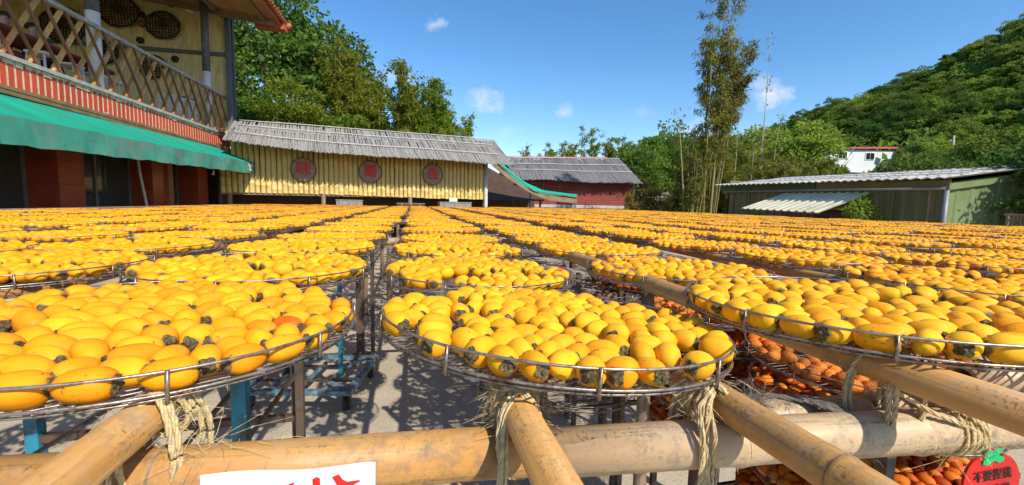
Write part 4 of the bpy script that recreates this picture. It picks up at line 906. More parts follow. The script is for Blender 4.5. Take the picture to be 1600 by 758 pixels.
for i, (x, y, s) in enumerate(spots):
    if i >= 296:    # the rest read as one canopy
        V, F, C = crown_broad(300+i % 9, 1, 1, rng.uniform(.55, .95), 26, 26, .15, .055, (.22, .40)); z = hill_z(math.hypot(x, y), math.atan2(x, y)); V = V*s+np.array([x, y, z+s*.62]); C = C*rng.uniform(.5, 1.2); fV.append(V); fF.append(F+fo); fC.append(C); fo += len(V); continue
    r, az = math.hypot(x, y), math.atan2(x, y); q = int(rng.integers(0, 7)); z = hill_z(r, az); t = (r-62)/(crest_d(az)-62)
    zone = 'along the ridge line of the hill' if t > .86 else 'high on the wooded hill' if t > .55 else 'halfway up the wooded hill' if t > .25 else 'at the foot of the wooded hill'
    o = link('hillside_tree', kinds[q], None, (x, y, z+s*.62)); o.scale = (s, s, s*rng.uniform(.85, 1.15)); o.rotation_euler = (0, 0, rng.uniform(0, 6.28)); tag(o, KW[q]+' tree '+zone, 'tree', KW[q]+' trees '+zone); htrees.setdefault(KW[q]+' tree '+zone, []).append((az, o))
for l_, q_ in htrees.items():
    q_.sort(key=lambda t: t[0])
    for i, (a_, o) in enumerate(q_): o['label'] = f'{l_}, {ORD[i+1]} counted from the brick house' if len(q_) > 1 else l_
tag(link('forest_canopy', npmesh('forest_canopy', np.concatenate(fV), np.concatenate(fF), M['leaf_h'], np.clip(np.concatenate(fC), 0, 1), False)), 'smaller tree crowns filling the wooded hill', 'forest', None, 'stuff')
# undergrowth that closes the gaps between the crowns
P = []; rng = np.random.default_rng(78)
while len(P) < 16000:
    az = rng.uniform(.2, 1.3); D = crest_d(az); r = 58+(D-52)*rng.uniform(0, 1.03)**.8; z = hill_z(r, az)
    if z > -.4: P.append((math.sin(az)*r, math.cos(az)*r, z+rng.uniform(0, 2.0)))
P = np.array(P); V, F = leaves(P, rng.normal(size=P.shape)+np.array([0, 0, .6]), 1.5, .55, rng); C = np.zeros((len(P), 3)); C[:, 0] = rng.uniform(0, .8, len(P)); tag(link('undergrowth', npmesh('undergrowth', V, F, M['leaf_h'], np.repeat(C, 4, 0), False)), 'dense green undergrowth between the hillside trees', 'undergrowth', None, 'stuff')
P = []; rng = np.random.default_rng(79)   # scrub on the flat land between the yard and the hill
while len(P) < 9000:
    x, y = rng.uniform(8, 75), rng.uniform(14, 66); 
    if math.hypot(x, y) < 66 and math.hypot(x, y) > 24 and not (10.5 < x < 15 and y < 14) and not (abs(x-65) < 7 and abs(y-52) < 5) and not (5 < x < 14 and y < 30): P.append((x, y, rng.uniform(0, 1.5)))
P = np.array(P); V, F = leaves(P, rng.normal(size=P.shape)+np.array([0, 0, .7]), .6, .16, rng); C = np.zeros((len(P), 3)); C[:, 0] = rng.uniform(0, .9, len(P)); tag(link('scrub', npmesh('scrub', V, F, M['leaf_h'], np.repeat(C, 4, 0), False)), 'low green scrub on the flat land before the hill', 'scrub', None, 'stuff')
t = thing('bird', 'tiny dark bird flying high against the blue sky', 'bird', (2.1, 60, 34.5)); b = MB(); b.tube([(0,-.5,0),(0,-.2,.03),(0,.25,0),(0,.55,-.02)], [.02,.14,.10,.02], 8); b.build('body', M['feather'], t, True)
for s in (-1, 1): b = MB(); b.poly([(s*.06,-.15,.04),(s*.7,-.05,.28),(s*1.1,.15,.2),(s*.6,.15,.22),(s*.06,.15,.04)], (0,0,1), .02); b.build('wing', M['feather'], t, fix=True)
# ================================================================ THE DRYING FIELD
# ---- persimmons: egg-shaped bodies with a dry calyx at one end
def egg(L, Wd, nu, nv, seed=0, pw=2.3, dent=.0):
    """closed surface of revolution along z; +z is the calyx end"""
    rnd = np.random.default_rng(seed); k = rnd.uniform(-.045, .045, (3, 2)); V = []
    for i in range(nu+1):
        s = -math.cos(math.pi*i/nu); r = (max(0, 1-abs(s)**pw))**(1/2.0)*(1+.10*s) ; z = s*L/2
        if s > .9: z -= (s-.9)*L*dent
        for j in range(nv):
            a = 2*math.pi*j/nv; w = 1+.034*math.cos(4*a)*(.5+.5*s)+sum(q[0]*math.cos((n+1)*a+q[1]*90) for n, q in enumerate(k))
            V.append((math.cos(a)*r*Wd/2*w, math.sin(a)*r*Wd/2*w, z+k[0, 0]*.3*Wd*math.cos(a)*(1-s*s)))
    F = [(i*nv+j, i*nv+(j+1) % nv, (i+1)*nv+(j+1) % nv, (i+1)*nv+j) for i in range(nu) for j in range(nv)]
    return np.array(V), np.array(F)
FL, FW = .0490, .0350
fruit_me = []
for q in range(6):
    V, F = egg(1, FW/FL*(.96+.03*q), 16, 20, q, (2.2, 2.5, 2.1, 2.7, 2.3, 2.4)[q], .5); fruit_me.append(npmesh('persimmon', V*FL, F, M['fruit']))
cal_me = []
for q in range(3):
    rnd = random.Random(q); b = MB(); zt = FL/2*.955
    for k in range(4):
        a0 = k*math.pi/2+rnd.uniform(-.2, .2); pts = []
        for (rr, da, dz) in ((.0024, -.7, .0014), (.0070, -.74, .0018), (.0105, -.52, .0012+rnd.uniform(0, .0025)), (.0119, -.2, rnd.uniform(.0005, .003)), (.0126, .12, rnd.uniform(.0, .004)), (.0112, .5, .0012+rnd.uniform(0, .0025)), (.0072, .74, .0018), (.0024, .7, .0014)):
            pts.append((math.cos(a0+da)*rr, math.sin(a0+da)*rr, zt+dz-(rr*rr)*24))
        b.poly(pts, (0, 0, 1), .0011)
    for ra, rb_, za, zb in ((.0, .0055, .0022, .0024), (.0055, .0115, .0024, .0002)):
        pass
    b.tube([(0, 0, zt-.006), (0, 0, zt-.0008), (0, 0, zt+.0012)], [.0100, .0096, .0068], 14)
    b.mi = 1; b.tube([(0, 0, zt-.002), (.0004, 0, zt+.003), (.0010, .0004, zt+.0050)], [.0050, .0036, .0021], 8); cal_me.append(b.mesh('calyx', [M['calyx'], M['stem']]))
lod = []     # far versions with the calyx end coloured
for nu, nv in ((8, 9), (5, 7), (3, 5), (3, 4)):
    V, F = egg(1, 1, nu, nv, 3, 2.3); lod.append((V, F, V[:, 2] > (.455 if nu > 5 else .47)))
def pack(n, seed, Rt, a0, asd, L=FL, Wd=FW, iters=230, radial=.12):
    """drop n fruits (three spheres each) on a round tray and let them settle against each other"""
    rng = np.random.default_rng(seed); e = (L-Wd)/2*1.02; rad = np.array([Wd/2*.90, Wd/2, Wd/2*.90])
    r = Rt*np.sqrt(rng.uniform(0, 1, n))*.97; t = rng.uniform(0, 2*np.pi, n); c = np.stack([r*np.cos(t), r*np.sin(t), rng.uniform(Wd*.5, Wd*1.1, n)], 1)
    an = a0+rng.normal(0, asd, n)+np.pi*(rng.uniform(0, 1, n) < .5); rd_ = (rng.uniform(0, 1, n) < radial) & (r > Rt*.55); an = np.where(rd_, t+rng.normal(0, .35, n), an); ax = np.stack([np.cos(an), np.sin(an), rng.normal(0, .12, n)], 1); ax /= np.linalg.norm(ax, axis=1, keepdims=True)
    off = np.array([-e, 0, e]); nb = None
    for it in range(iters):
        x = c[:, None]+ax[:, None]*off[None, :, None]; x[..., 2] -= .0036
        if it % 15 == 0:
            d = np.linalg.norm(c[:, None]-c[None], axis=2); I, J = np.where(np.triu(d < L+.02, 1))
        for _ in range(2):
            D = x[I][:, :, None]-x[J][:, None]; dist = np.linalg.norm(D, axis=3)+1e-9; mn = rad[:, None]+rad[None]; ov = np.clip(mn-dist, 0, None); push = D/dist[..., None]*(ov*.32)[..., None]
            np.add.at(x, I, push.sum(2)); np.add.at(x, J, -push.sum(1))
            x[..., 2] = np.maximum(x[..., 2], rad); rr = np.linalg.norm(x[..., :2], axis=2); lim = Rt-rad*.95; f = np.where(rr > lim, lim/np.maximum(rr, 1e-9), 1); x[..., :2] *= f[..., None]
        c = x.mean(1); ax = x[:, 2]-x[:, 0]; ax[:, 2] = np.clip(ax[:, 2], -e*.9, e*.9); ax /= np.linalg.norm(ax, axis=1, keepdims=True)
    return c, ax
TR = .289
P_A = pack(124, 21, TR-.001, R(5), R(22), .0555, .0360); P_B = pack(134, 2, TR-.001, R(70), R(40), .0480, .0350, radial=.5); P_C = pack(118, 3, TR-.001, R(-12), R(26), .0530, .0352, radial=.2)
P_G = [pack(118, 4, TR-.010, R(60), R(50)), pack(114, 5, TR-.010, R(0), R(35)), pack(120, 6, TR-.010, R(30), R(60))]
P_D = [pack(165, 7, TR-.006, R(20), R(60), .042, .032, 150), pack(158, 8, TR-.006, R(80), R(60), .042, .032, 150)]
def axis_rot(ax, roll):
    z = Vector(ax).normalized(); x = z.orthogonal().normalized(); y = z.cross(x); m = Matrix((x, y, z)).transposed(); return (m @ Matrix.Rotation(roll, 3, 'Z'))
YEL = [(.94,.480,.013), (.93,.428,.008), (.92,.385,.006)]; AMB = [(.94,.428,.010), (.93,.385,.007), (.92,.335,.005)]; ORG = [(.72,.17,.006), (.70,.14,.005)]
def pick(pal, rnd): 
    c = pal[rnd.choice((0,0,1,1,1,2))] if len(pal) == 3 else rnd.choice(pal); q = rnd.uniform(.93, 1.06); return (min(.9, c[0]*q), c[1]*q*rnd.uniform(.95, 1.05), c[2])

# ---- wire trays
def tray_shapes(l):
    n, m, w = ((72, 8, .0019), (44, 5, .0020), (26, 3, .0024))[l]
    up = MB(); up.ring((0, 0, 0), TR, w, n, m)
    lo = MB(); lo.ring((0, 0, -.0245), TR, w, n, m); lo.ring((0, 0, -.0305), TR-.004, w*.9, n, m)
    gr = MB(); k = (24, 16, 6)[l]
    for i in range(-k, k+1):
        y = i/(k+.6)*TR; xx = math.sqrt(max(0, TR*TR-y*y))
        gr.tube([(-xx, y, -.0270), (xx, y, -.0270)], (.0013, .0014, .0022)[l], (5, 3, 3)[l], caps=False)
    for i in range(-2, 3):
        y = i/2.7*TR; xx = math.sqrt(max(0, TR*TR-y*y)); gr.tube([(y, -xx, -.0300), (y, xx, -.0300)], .0019, (5, 3, 3)[l], caps=False)
    ur = MB(); ur.tube([(0, 0, -.034), (0, 0, .002)], .0024, (8, 4, 3)[l])
    nu = 10; us = [(math.cos(2*math.pi*i/nu+.2)*(TR+.003), math.sin(2*math.pi*i/nu+.2)*(TR+.003), 0) for i in range(nu)]
    return up, lo, gr, ur, us
TS = [tray_shapes(l) for l in range(3)]
tray_parts = []
for l in range(2):
    up, lo, gr, ur, us = TS[l]; tray_parts.append((up.mesh('upper_rim', M['wire'], True), lo.mesh('lower_rim', M['wire'], True), gr.mesh('wire_floor', M['wire'], True), ur.mesh('upright', M['wire'], True), us))
def whole(l):
    b = MB(); up, lo, gr, ur, us = TS[l]
    for x in (up, lo, gr): b.add(x.v, x.f)
    for u in us: b.add([(p[0]+u[0], p[1]+u[1], p[2]) for p in ur.v], ur.f)
    return b
whole_me = [whole(1).mesh('drying_tray', M['wire'], True), whole(2).mesh('drying_tray', M['wire'], True)]
def tray_thing(label, T, l, group=None, cat='tray'):
    """l 0: every piece its own part; l 1: rims, floor and joined uprights; l 2, 3: one mesh"""
    if l >= 2:
        o = link('drying_tray', whole_me[l-2]); o.matrix_world = T; tag(o, label, cat, group); return o
    t = thing('drying_tray', label, cat, group=group); t.matrix_world = T; up, lo, gr, ur, us = tray_parts[l]
    link('upper_rim', up, t); link('lower_rim', lo, t); link('wire_floor', gr, t)
    for u in us: link('upright', ur, t, u)
    return t
def tmat(x, y, z, tx=0, ty=0, rz=0):
    n = Vector((-tx, -ty, 1)).normalized(); q = Vector((0, 0, 1)).rotation_difference(n).to_matrix().to_4x4()
    return Matrix.Translation((x, y, z)) @ q @ Matrix.Rotation(rz, 4, 'Z')

# ---- columns of trays, counted from the awning house
COLS = [(-4.18, .6), (-3.56, .9), (-2.95, .7), (-2.33, 1.0), (-1.71, .8), (-1.10, .85), (-.405, .763), (.205, .711), (.845, .63), (1.62, .92), (2.27, .70), (2.98, .95), (3.62, .75),
        (4.34, .9), (4.98, .65), (5.70, .95), (6.34, .8), (7.06, .7), (7.70, .95), (8.42, .8), (9.06, .9)]
FIX = {(6, 0): (-.391, .763, -.1815, -.037, -.006), (7, 0): (.240, .711, -.1955, -.073, -.043), (7, 1): (.2007, 1.301, -.2036, -.027, .002), (7, 2): (.191, 1.876, -.200, -.005, .006), (8, 0): (.798, .616, -.1636, .002, -.029),
       (8, 1): (.853, 1.263, -.2007, .002, -.010), (6, 1): (-.410, 1.301, -.1815, -.012, -.005), (6, 2): (-.43, 1.92, -.190, 0, 0), (9, 0): (1.60, .94, -.197, .0, .0), (9, 1): (1.68, 1.54, -.199, 0, 0), (8, 2): (.85, 1.87, -.200, 0, 0), (5, 0): (-1.03, .86, -.19, 0, 0), (5, 1): (-1.06, 1.45, -.19, 0, 0), (5, 2): (-1.11, 2.04, -.195, 0, 0)}
Ri = cam.matrix_world.inverted()
def seen(x, y, z, mg=.35):
    p = Ri @ Vector((x, y, z+H)); d = -p.z
    return d > .12 and abs(p.x/d)*670 < 800*(1+mg) and abs(p.y/d)*670 < 379*(1+mg*1.6)
rnd = random.Random(5); trays = []
for ci, (X, y0) in enumerate(COLS):
    r = 0
    while True:
        y = y0+.590*r
        if y > (15.3+.21*max(0, X+4) if X < 3.4 else 19.6-.15*(X-3.4)): break
        v = FIX.get((ci, r)) or (X+rnd.uniform(-.025, .025), y+rnd.uniform(-.02, .02), -.197+rnd.uniform(-.010, .008), rnd.uniform(-.016, .016), rnd.uniform(-.016, .016))
        if seen(v[0], v[1], v[2]) or (ci, r) in ((6, 0), (7, 0), (8, 0)):
            trays.append((math.hypot(v[0], v[1]), ci, r, v))
        r += 1
trays.sort(key=lambda t: t[0])
FRONT = {(6, 0): (P_A, AMB, 'front tray by blue post', 'front tray of large amber persimmons by the blue post'), (7, 0): (P_B, YEL, 'middle front tray', 'front tray of yellow persimmons over the two roped bamboo rails'),
         (8, 0): (P_C, YEL, 'front tray above dried fruit', 'front tray of long yellow persimmons above the dried orange ones')}
front_list = []; n_fr = 0
far_ = []
for (ci, r), (pk, _, _, _) in FRONT.items():
    v = FIX[(ci, r)]; far_ += [(math.hypot(v[0]+c[0], v[1]+c[1]), ci, i) for i, c in enumerate(pk[0])]
far_.sort(); back = {(ci, i) for _, ci, i in far_[298:]}     # the back of the three front trays joins the rest
stuff = [[], [], [], []]; tray_stuff = []
for k, (d, ci, r, v) in enumerate(trays):
    T = tmat(v[0], v[1], v[2]+H, v[3], v[4], rnd.uniform(0, 6.28)); T0 = tmat(v[0], v[1], v[2]+H, v[3], v[4])
    if (ci, r) in FRONT: lb = FRONT[(ci, r)][3]
    else: lb = f'wire tray of yellow persimmons, {ORD[r+1]} from front in {ORD[ci+1]} column from awning house'
    if k < 272: tray_thing(lb, T if (ci, r) not in FRONT else T0 @ Matrix.Rotation(R(35), 4, 'Z'), 0 if (ci, r) in FRONT else (1 if d < 2.7 else 2 if d < 5 else 3), None if (ci, r) in FRONT else 'trays of yellow persimmons')
    else: tray_stuff.append(T)
    if (ci, r) in FRONT:
        (c, ax), pal, where, _ = FRONT[(ci, r)]
        for i in range(len(c)):
            q = i % 6; a = Vector(ax[i]); a = -a if (T0.to_3x3() @ a).dot(Vector((-v[0], -v[1], 0))) < 0 and rnd.random() < .55 else a; col = pick(pal, rnd); special = None
            p = T0 @ (Vector(c[i])+Vector((0, 0, -.0262))); aw = T0.to_3x3() @ a
            rr = math.hypot(c[i][0], c[i][1]); toward = Vector((-p.x, -p.y, 0)).normalized(); front = Vector((c[i][0], c[i][1], 0)).dot(toward)
            lx, ly = p.x-v[0], p.y-v[1]
            zone = 'front rim of ' if front > .20 else 'back rim of ' if front < -.19 else 'house side of ' if lx < -.12 else 'shed side of ' if lx > .12 else 'middle of '
            hue = 'pale yellow' if col[1] > (.455 if pal is YEL else .407) else 'golden' if col[1] > (.407 if pal is YEL else .36) else 'deep amber'
            lb2 = hue+(' persimmon, calyx out, ' if aw.dot(toward) > .5 else ' persimmon, ')+zone+where
            sc = rnd.uniform(.94, 1.06); lz = {6: 1.11, 7: .98, 8: 1.07}[ci]
            if ci == 6 and c[i][0] > .20 and abs(c[i][1]+.02) < .06 and 'orange' not in str(locals().get('done', '')): col = ORG[0]; done = 'orange'; special = 'single deep orange persimmon near the rim of the front tray by the blue post'
            if (ci, i) in back: stuff[0].append((p, np.array(aw), col, 1.0)); continue
            o = link('persimmon', fruit_me[q]); m4 = axis_rot(aw, rnd.uniform(0, 6.28)).to_4x4(); m4.translation = p; o.matrix_world = m4 @ Matrix.Diagonal((sc, sc, sc*lz*rnd.uniform(.94, 1.08), 1)); o.color = (*col, 1)
            tag(o, special or lb2, 'persimmon', None if special else 'persimmons on the '+where); front_list.append((lb2, p.x, o)) if not special else None
            q_ = link('calyx', cal_me[i % 3], o); q_.scale = (.88, .88, 1); n_fr += 1
    else:
        c, ax = P_G[rnd.randrange(3)]; an = rnd.uniform(0, 6.28); l = 0 if d < 2.1 else 1 if d < 4.6 else 2 if d < 8.5 else 3; keep = 1.0 if d < 8.5 else .8
        pal = YEL+AMB if ci > 6 else AMB[:2]+YEL
        if ci < 5 and r > 17: pal = AMB+ORG
        ca, sa = math.cos(an), math.sin(an); Rm = np.array([[ca, -sa, 0], [sa, ca, 0], [0, 0, 1]])
        for cc, aa in zip(c @ Rm.T, ax @ Rm.T):
            if keep < 1 and rnd.random() > keep: continue
            p = T0 @ Vector((cc[0], cc[1], cc[2]-.0262)); col = pick(ORG if rnd.random() < .008 else pal, rnd); stuff[l].append((p, aa, col, rnd.uniform(.9, 1.1)))
by = {}
for l_, x_, o in front_list: by.setdefault(l_, []).append((x_, o))
for l_, q in by.items():
    q.sort(key=lambda t: t[0])
    for i, (x_, o) in enumerate(q): o['label'] = l_ if len(q) == 1 else f'{l_}, {ORD[i+1]} from house'
def fruit_batch(name, lst, l, mat, L=FL, Wd=FW, dark=(.09, .075, .03)):
    Vb, Fb, tip = lod[l]; n = len(lst); P = np.array([t[0] for t in lst]); A = np.array([t[1] for t in lst]); C = np.array([t[2] for t in lst]); S = np.array([t[3] for t in lst])
    ref = np.where(np.abs(A[:, 2:3]) > .9, np.array([[1., 0, 0]]), np.array([[0, 0, 1.]])); X = np.cross(A, ref); X /= np.linalg.norm(X, axis=1, keepdims=True); Y = np.cross(A, X)
    B = Vb*np.array([Wd, Wd, L]); V = P[:, None]+S[:, None, None]*(B[None, :, 0:1]*X[:, None]+B[None, :, 1:2]*Y[:, None]+B[None, :, 2:3]*A[:, None])
    cols = np.repeat(C[:, None], len(Vb), 1); cols[:, tip] = dark; F = (np.arange(n)[:, None, None]*len(Vb)+Fb[None]).reshape(-1, 4)
    return V.reshape(-1, 3), F, cols.reshape(-1, 3)
Vs, Fs, Cs, o_ = [], [], [], 0
for l in range(4):
    if stuff[l]: V, F, C = fruit_batch('x', stuff[l], l, None); Vs.append(V); Fs.append(F+o_); Cs.append(C); o_ += len(V)
tag(link('persimmons', npmesh('persimmons', np.concatenate(Vs), np.concatenate(Fs), M['fruit_stuff'], np.concatenate(Cs))), 'thousands of yellow persimmons heaped on the wire trays behind the front row', 'persimmons', None, 'stuff')
if tray_stuff:
    b = whole(2); V = np.array(b.v); Q = [f for f in b.f if len(f) == 4]; F = np.array(Q); n = len(V)
    VV = np.concatenate([(np.c_[V, np.ones(n)] @ np.array(T).T)[:, :3] for T in tray_stuff]); FF = np.concatenate([F+i*n for i in range(len(tray_stuff))])
    tag(link('far_trays', npmesh('far_trays', VV, FF, M['wire'])), 'far rows of wire drying trays too small to tell apart', 'trays', None, 'stuff')
print('TRAYS', len(trays), 'front fruits', n_fr, 'stuff fruits', [len(s) for s in stuff])

dl = {}
# ---- lower racks: dried orange fruit under the right-hand columns, empty trays deeper in
dried = []; dried_me = []
for q in range(4): V, F = egg(1, .74, 9, 12, 20+q, 2.0, .9); V = V*(1+.05*np.sin(V[:, 2:3]*22+q)*np.cos(np.arctan2(V[:, 1:2], V[:, 0:1])*5)); dried_me.append(npmesh('dried_persimmon', V*.043, F, M['dried']))
DC = [(.66,.17,.010), (.56,.11,.008), (.72,.24,.014), (.40,.06,.007)]
for ri, y in enumerate((.93, 1.53, 2.13)):
    for ti in range(5):
        z = -.40-.115*ti; x = 1.25+rnd.uniform(-.015, .015); T0 = tmat(x, y, z+H, rnd.uniform(-.02, .02), rnd.uniform(-.02, .02))
        tray_thing(f'tray of dried orange persimmons, {ORD[ti+1]} shelf down in {ORD[ri+1]} low rack from front', T0, 1 if ti == 0 else 2, 'trays of dried persimmons in the low racks')
        c, ax = P_D[(ri+ti) % 2]
        for i in range(len(c)):
            p = T0 @ (Vector(c[i])+Vector((0, 0, -.0262)))
            if ti == 0 and ri < 2 and i < 148:
                o = link('dried_persimmon', dried_me[i % 4]); m4 = axis_rot(ax[i], rnd.uniform(0, 6.28)).to_4x4(); m4.translation = p; s = rnd.uniform(.85, 1.1); o.matrix_world = m4 @ Matrix.Diagonal((s, s, s, 1))
                lb = 'shrivelled persimmon, '+('front' if c[i][1] < -.1 else 'back' if c[i][1] > .1 else 'mid')+' '+('house' if c[i][0] < -.1 else 'shed' if c[i][0] > .1 else 'centre')+' part of '+ORD[ri+1]+' low rack top tray'; tag(o, lb, 'dried persimmon', 'shrivelled persimmons on the top tray of the '+ORD[ri+1]+' low rack'); dl.setdefault(lb, []).append((p.x, o))
            else: dried.append((p, np.array(ax[i]), rnd.choice(DC), rnd.uniform(.85, 1.1)))
for l_, q in dl.items():
    q.sort(key=lambda t: t[0])
    for i, (x_, o) in enumerate(q): o['label'] = l_ if len(q) == 1 else f'{l_}, {ORD[i+1]} from house'
V, F, C = fruit_batch('x', dried, 0, None, .043, .033, (.06, .03, .015)); me = npmesh('dried_persimmons', V, F, M['fruit_stuff'], C); tag(link('dried_persimmons', me), 'shrivelled orange persimmons on the lower shelves of the racks', 'dried persimmons', None, 'stuff')
for ri in range(7):
    for ti in range(5):
        x, y, z = .86, 2.05+.6*ri, -.42-.17*ti
        o = tray_thing(f'empty wire tray in the dark, {ORD[ti+1]} shelf of the {ORD[ri+1]} empty rack', tmat(x+rnd.uniform(-.02, .02), y, z+H, rnd.uniform(-.02, .02), rnd.uniform(-.02, .02)), 3 if ri > 2 else 2, 'empty trays in the dark racks')

# ---- bamboo poles
def bamboo_pole(name, label, p, q, r, mat, axis, cat='bamboo pole', group=None, nodes=.30, seed=0, taper=.94, n=18, off=.1):
    p, q = Vector(p), Vector(q); L = (q-p).length; rd = random.Random(seed); b = MB(); pr = []
    y = off
    zs = [(0, r*.98, 0)]
    while y < L-.03:
        zs += [(y-.016, r, 0), (y-.006, r*1.055, 0), (y-.0022, r*1.085, 1), (y+.0004, r*1.015, 1), (y+.0035, r*1.05, 0), (y+.010, r*1.02, 0), (y+.03, r, 0)]; y += nodes*rd.uniform(.82, 1.15)
    zs.append((L, r, 0)); k = len(zs)
    for u, rr, _ in zs:
        f = 1+(taper-1)*u/L; wx, wz = .006*math.sin(u*2.1+seed)*min(1, u), .004*math.sin(u*3.3+seed*2)*min(1, u)
        for j in range(n):
            a = 2*math.pi*j/n; c_, s_ = math.cos(a)*rr*f, math.sin(a)*rr*f
            b.v.append((wx+c_, u, wz+s_) if axis == 1 else (u, -(wx+c_), wz+s_))
    for i in range(k-1):
        for j in range(n): b.f.append((i*n+j, (i+1)*n+j, (i+1)*n+(j+1) % n, i*n+(j+1) % n)); b.m.append(1 if zs[i][2] and zs[i+1][2] else 0)
    for base, rr, rev in ((0, zs[0][1], 0), ((k-1)*n, zs[-1][1]*taper, 1)):   # open hollow end
        o = len(b.v); u = 0 if not rev else L
        for j in range(n):
            a = 2*math.pi*j/n; c_, s_ = math.cos(a)*rr*.72, math.sin(a)*rr*.72; b.v.append((c_, u, s_) if axis == 1 else (u, -c_, s_))
        for j in range(n): b.f.append((base+j, base+(j+1) % n, o+(j+1) % n, o+j)); b.m.append(0)
        o2 = len(b.v); uu = u+(.05 if not rev else -.05)
        for j in range(n):
            a = 2*math.pi*j/n; c_, s_ = math.cos(a)*rr*.7, math.sin(a)*rr*.7; b.v.append((c_, uu, s_) if axis == 1 else (uu, -c_, s_))
        for j in range(n): b.f.append((o+j, o+(j+1) % n, o2+(j+1) % n, o2+j)); b.m.append(1)
        b.f.append(tuple(o2+j for j in range(n))); b.m.append(1)
    o = b.build(name, [mat, M['node']], None, True, fix=True); d = (q-p)/L
    base = Vector((0, 1, 0)) if axis == 1 else Vector((1, 0, 0)); o.rotation_euler = base.rotation_difference(d).to_euler(); o.location = (p.x, p.y, p.z); return tag(o, label, cat, group)
def zz(p): return (p[0], p[1], p[2]+H)
RAILS = []
# the front rails, as they lie
bamboo_pole('bamboo_rail', 'amber bamboo rail under the front tray by the blue post, tied with frayed rope', zz((-.285, .20, -.238)), zz((-.245, 5.6, -.242)), .0215, M['rail'], 1, seed=2, off=.47)
bamboo_pole('bamboo_rail', 'smooth bamboo rail running between the two front trays with fluffy rope', zz((.1285, .20, -.2545)), zz((.116, 5.6, -.253)), .0215, M['rail'], 1, seed=3, off=.62)
bamboo_pole('bamboo_rail', 'bamboo rail with a dark ring, tied with pale twisted rope', zz((.404, .16, -.2560)), zz((.345, 5.6, -.253)), .0220, M['rail'], 1, seed=4, off=.148)
bamboo_pole('bamboo_rail', 'bamboo rail under the tray above the dried fruit, lashed twice', zz((.640, .16, -.214)), zz((.690, 5.6, -.253)), .0230, M['rail'], 1, seed=5, off=.55)
bamboo_pole('bamboo_rail', 'inner bamboo rail of the column by the blue post', zz((-.56, .20, -.236)), zz((-.54, 5.6, -.242)), .0215, M['rail'], 1, seed=6)
bamboo_pole('bamboo_rail', 'outer bamboo rail of the column above the dried fruit', zz((.96, .16, -.214)), zz((1.0, 5.6, -.253)), .0215, M['rail'], 1, seed=7)
for ci, (X, y0) in enumerate(COLS):
    for s, side in ((-1, 'first'), (1, 'second')):
        near = ci in (6, 7, 8)
        y1 = 5.62 if near else max(.4, abs(X)*.55-.3); y2 = 15.2 if X < 3.4 else 19.0
        o = bamboo_pole('bamboo_rail', f'long bamboo rail, {side} of the pair under the {ORD[ci+1]} column from awning house'+(', far length' if near else ''), zz((X+s*.145, y1, -.251)), zz((X+s*.145+.02, y2, -.251)), .0215, M['rail'], 1, 'bamboo pole', 'bamboo rails under the tray columns', .5, ci*2+s+50, n=10)
# cross bearers
bamboo_pole('bamboo_bearer', 'golden bamboo bearer across the front behind the white paper sign', zz((-.62, .551, -.3075)), zz((.150, .4838, -.3083)), .0298, M['bearer'], 0, nodes=.50, seed=9, off=.355, n=28, taper=1.0)
bamboo_pole('bamboo_bearer', 'thick bleached bamboo bearer across the front with the grey rope on it', zz((.153, .4836, -.3083)), zz((1.25, .388, -.3095)), .0298, M['bearer_pale'], 0, nodes=.30, seed=13, off=.265, n=28, taper=1.0)
bamboo_pole('bamboo_bearer', 'short pale bamboo length lying just behind the front bearer', zz((.497, .503, -.3075)), zz((.80, .490, -.3075)), .0255, M['bearer_pale'], 0, nodes=.62, seed=10, off=.03, n=24)
bamboo_pole('bamboo_bearer', 'pale bamboo end behind the front bearer at the picture edge', zz((.84, .475, -.262)), zz((1.5, .40, -.262)), .0255, M['bearer_pale'], 0, nodes=.5, seed=12, n=24)
for i, y in enumerate((3.3, 6.2, 9.1, 12.0)):
    bamboo_pole('bamboo_bearer', f'bamboo bearer across the yard under the rails, {ORD[i+2]} from the front', zz((-4.5, y, -.303)), zz((9.4, y+.05, -.303)), .030, M['bearer_pale'], 0, 'bamboo pole', 'bearers under the rails', .55, 20+i, n=10)
# posts under the bearers
def post(label, x, y, z1, w, mat, round_=False, group='posts under the rails'):
    t = thing('support_post', label, 'post', (x, y, 0), (0, 0, 0), group); b = MB(); hh = z1+H
    if round_: b.tube([(0, 0, 0), (.004, 0, hh*.5), (0, 0, hh)], [w, w*.95, w*.9], 10)
    else: b.box((0, 0, hh/2), (w, w, hh))
    b.build('shaft', mat, t, round_); b = MB(); b.box((0, 0, hh+.004), (w*2.2, w*2.0, .008)); b.build('end_plate', M['steel_dark'], t); b = MB(); b.box((0, 0, .006), (w*2.4, w*2.4, .012)); b.build('base_plate', M['steel_dark'], t); return t
for i, (x, y) in enumerate(((-.65, 6.22), (-.33, 6.25), (.08, 6.22), (.70, 6.25), (-.62, 9.12), (.12, 9.12), (1.6, 6.25), (2.3, 6.25), (-1.2, 6.22), (-2.0, 6.22), (3.0, 9.14), (1.9, 3.36), (2.9, 3.36), (-1.25, 3.32))):
    post(f'weathered timber post under the {["second","third"][int(y>8)] if y > 4 else "first"} yard bearer, number {ORD[i+1]}' if False else f'rough timber post {["close beside the first column gap","by the blue cart","beside the walkway","in front of the empty racks","far down the walkway","deep under the middle trays","under the right hand trays","beyond the low racks","under the awning side trays","nearest the awning house","deepest on the brick house side","behind the low racks","farthest along the shed side","behind the blue rack"][i]}', x, y, -.333, .035, M['wood_post'], True)
post('short timber post holding the rail between the middle and dried fruit trays', .705, 1.17, -.272, .022, M['wood_post'], True)
post('timber post under the rail behind the second middle tray', .50, 1.98, -.272, .022, M['wood_post'], True)
post('dark steel post behind the second tray by the walkway', -.525, 4.55, -.262, .075, M['steel_dark'])
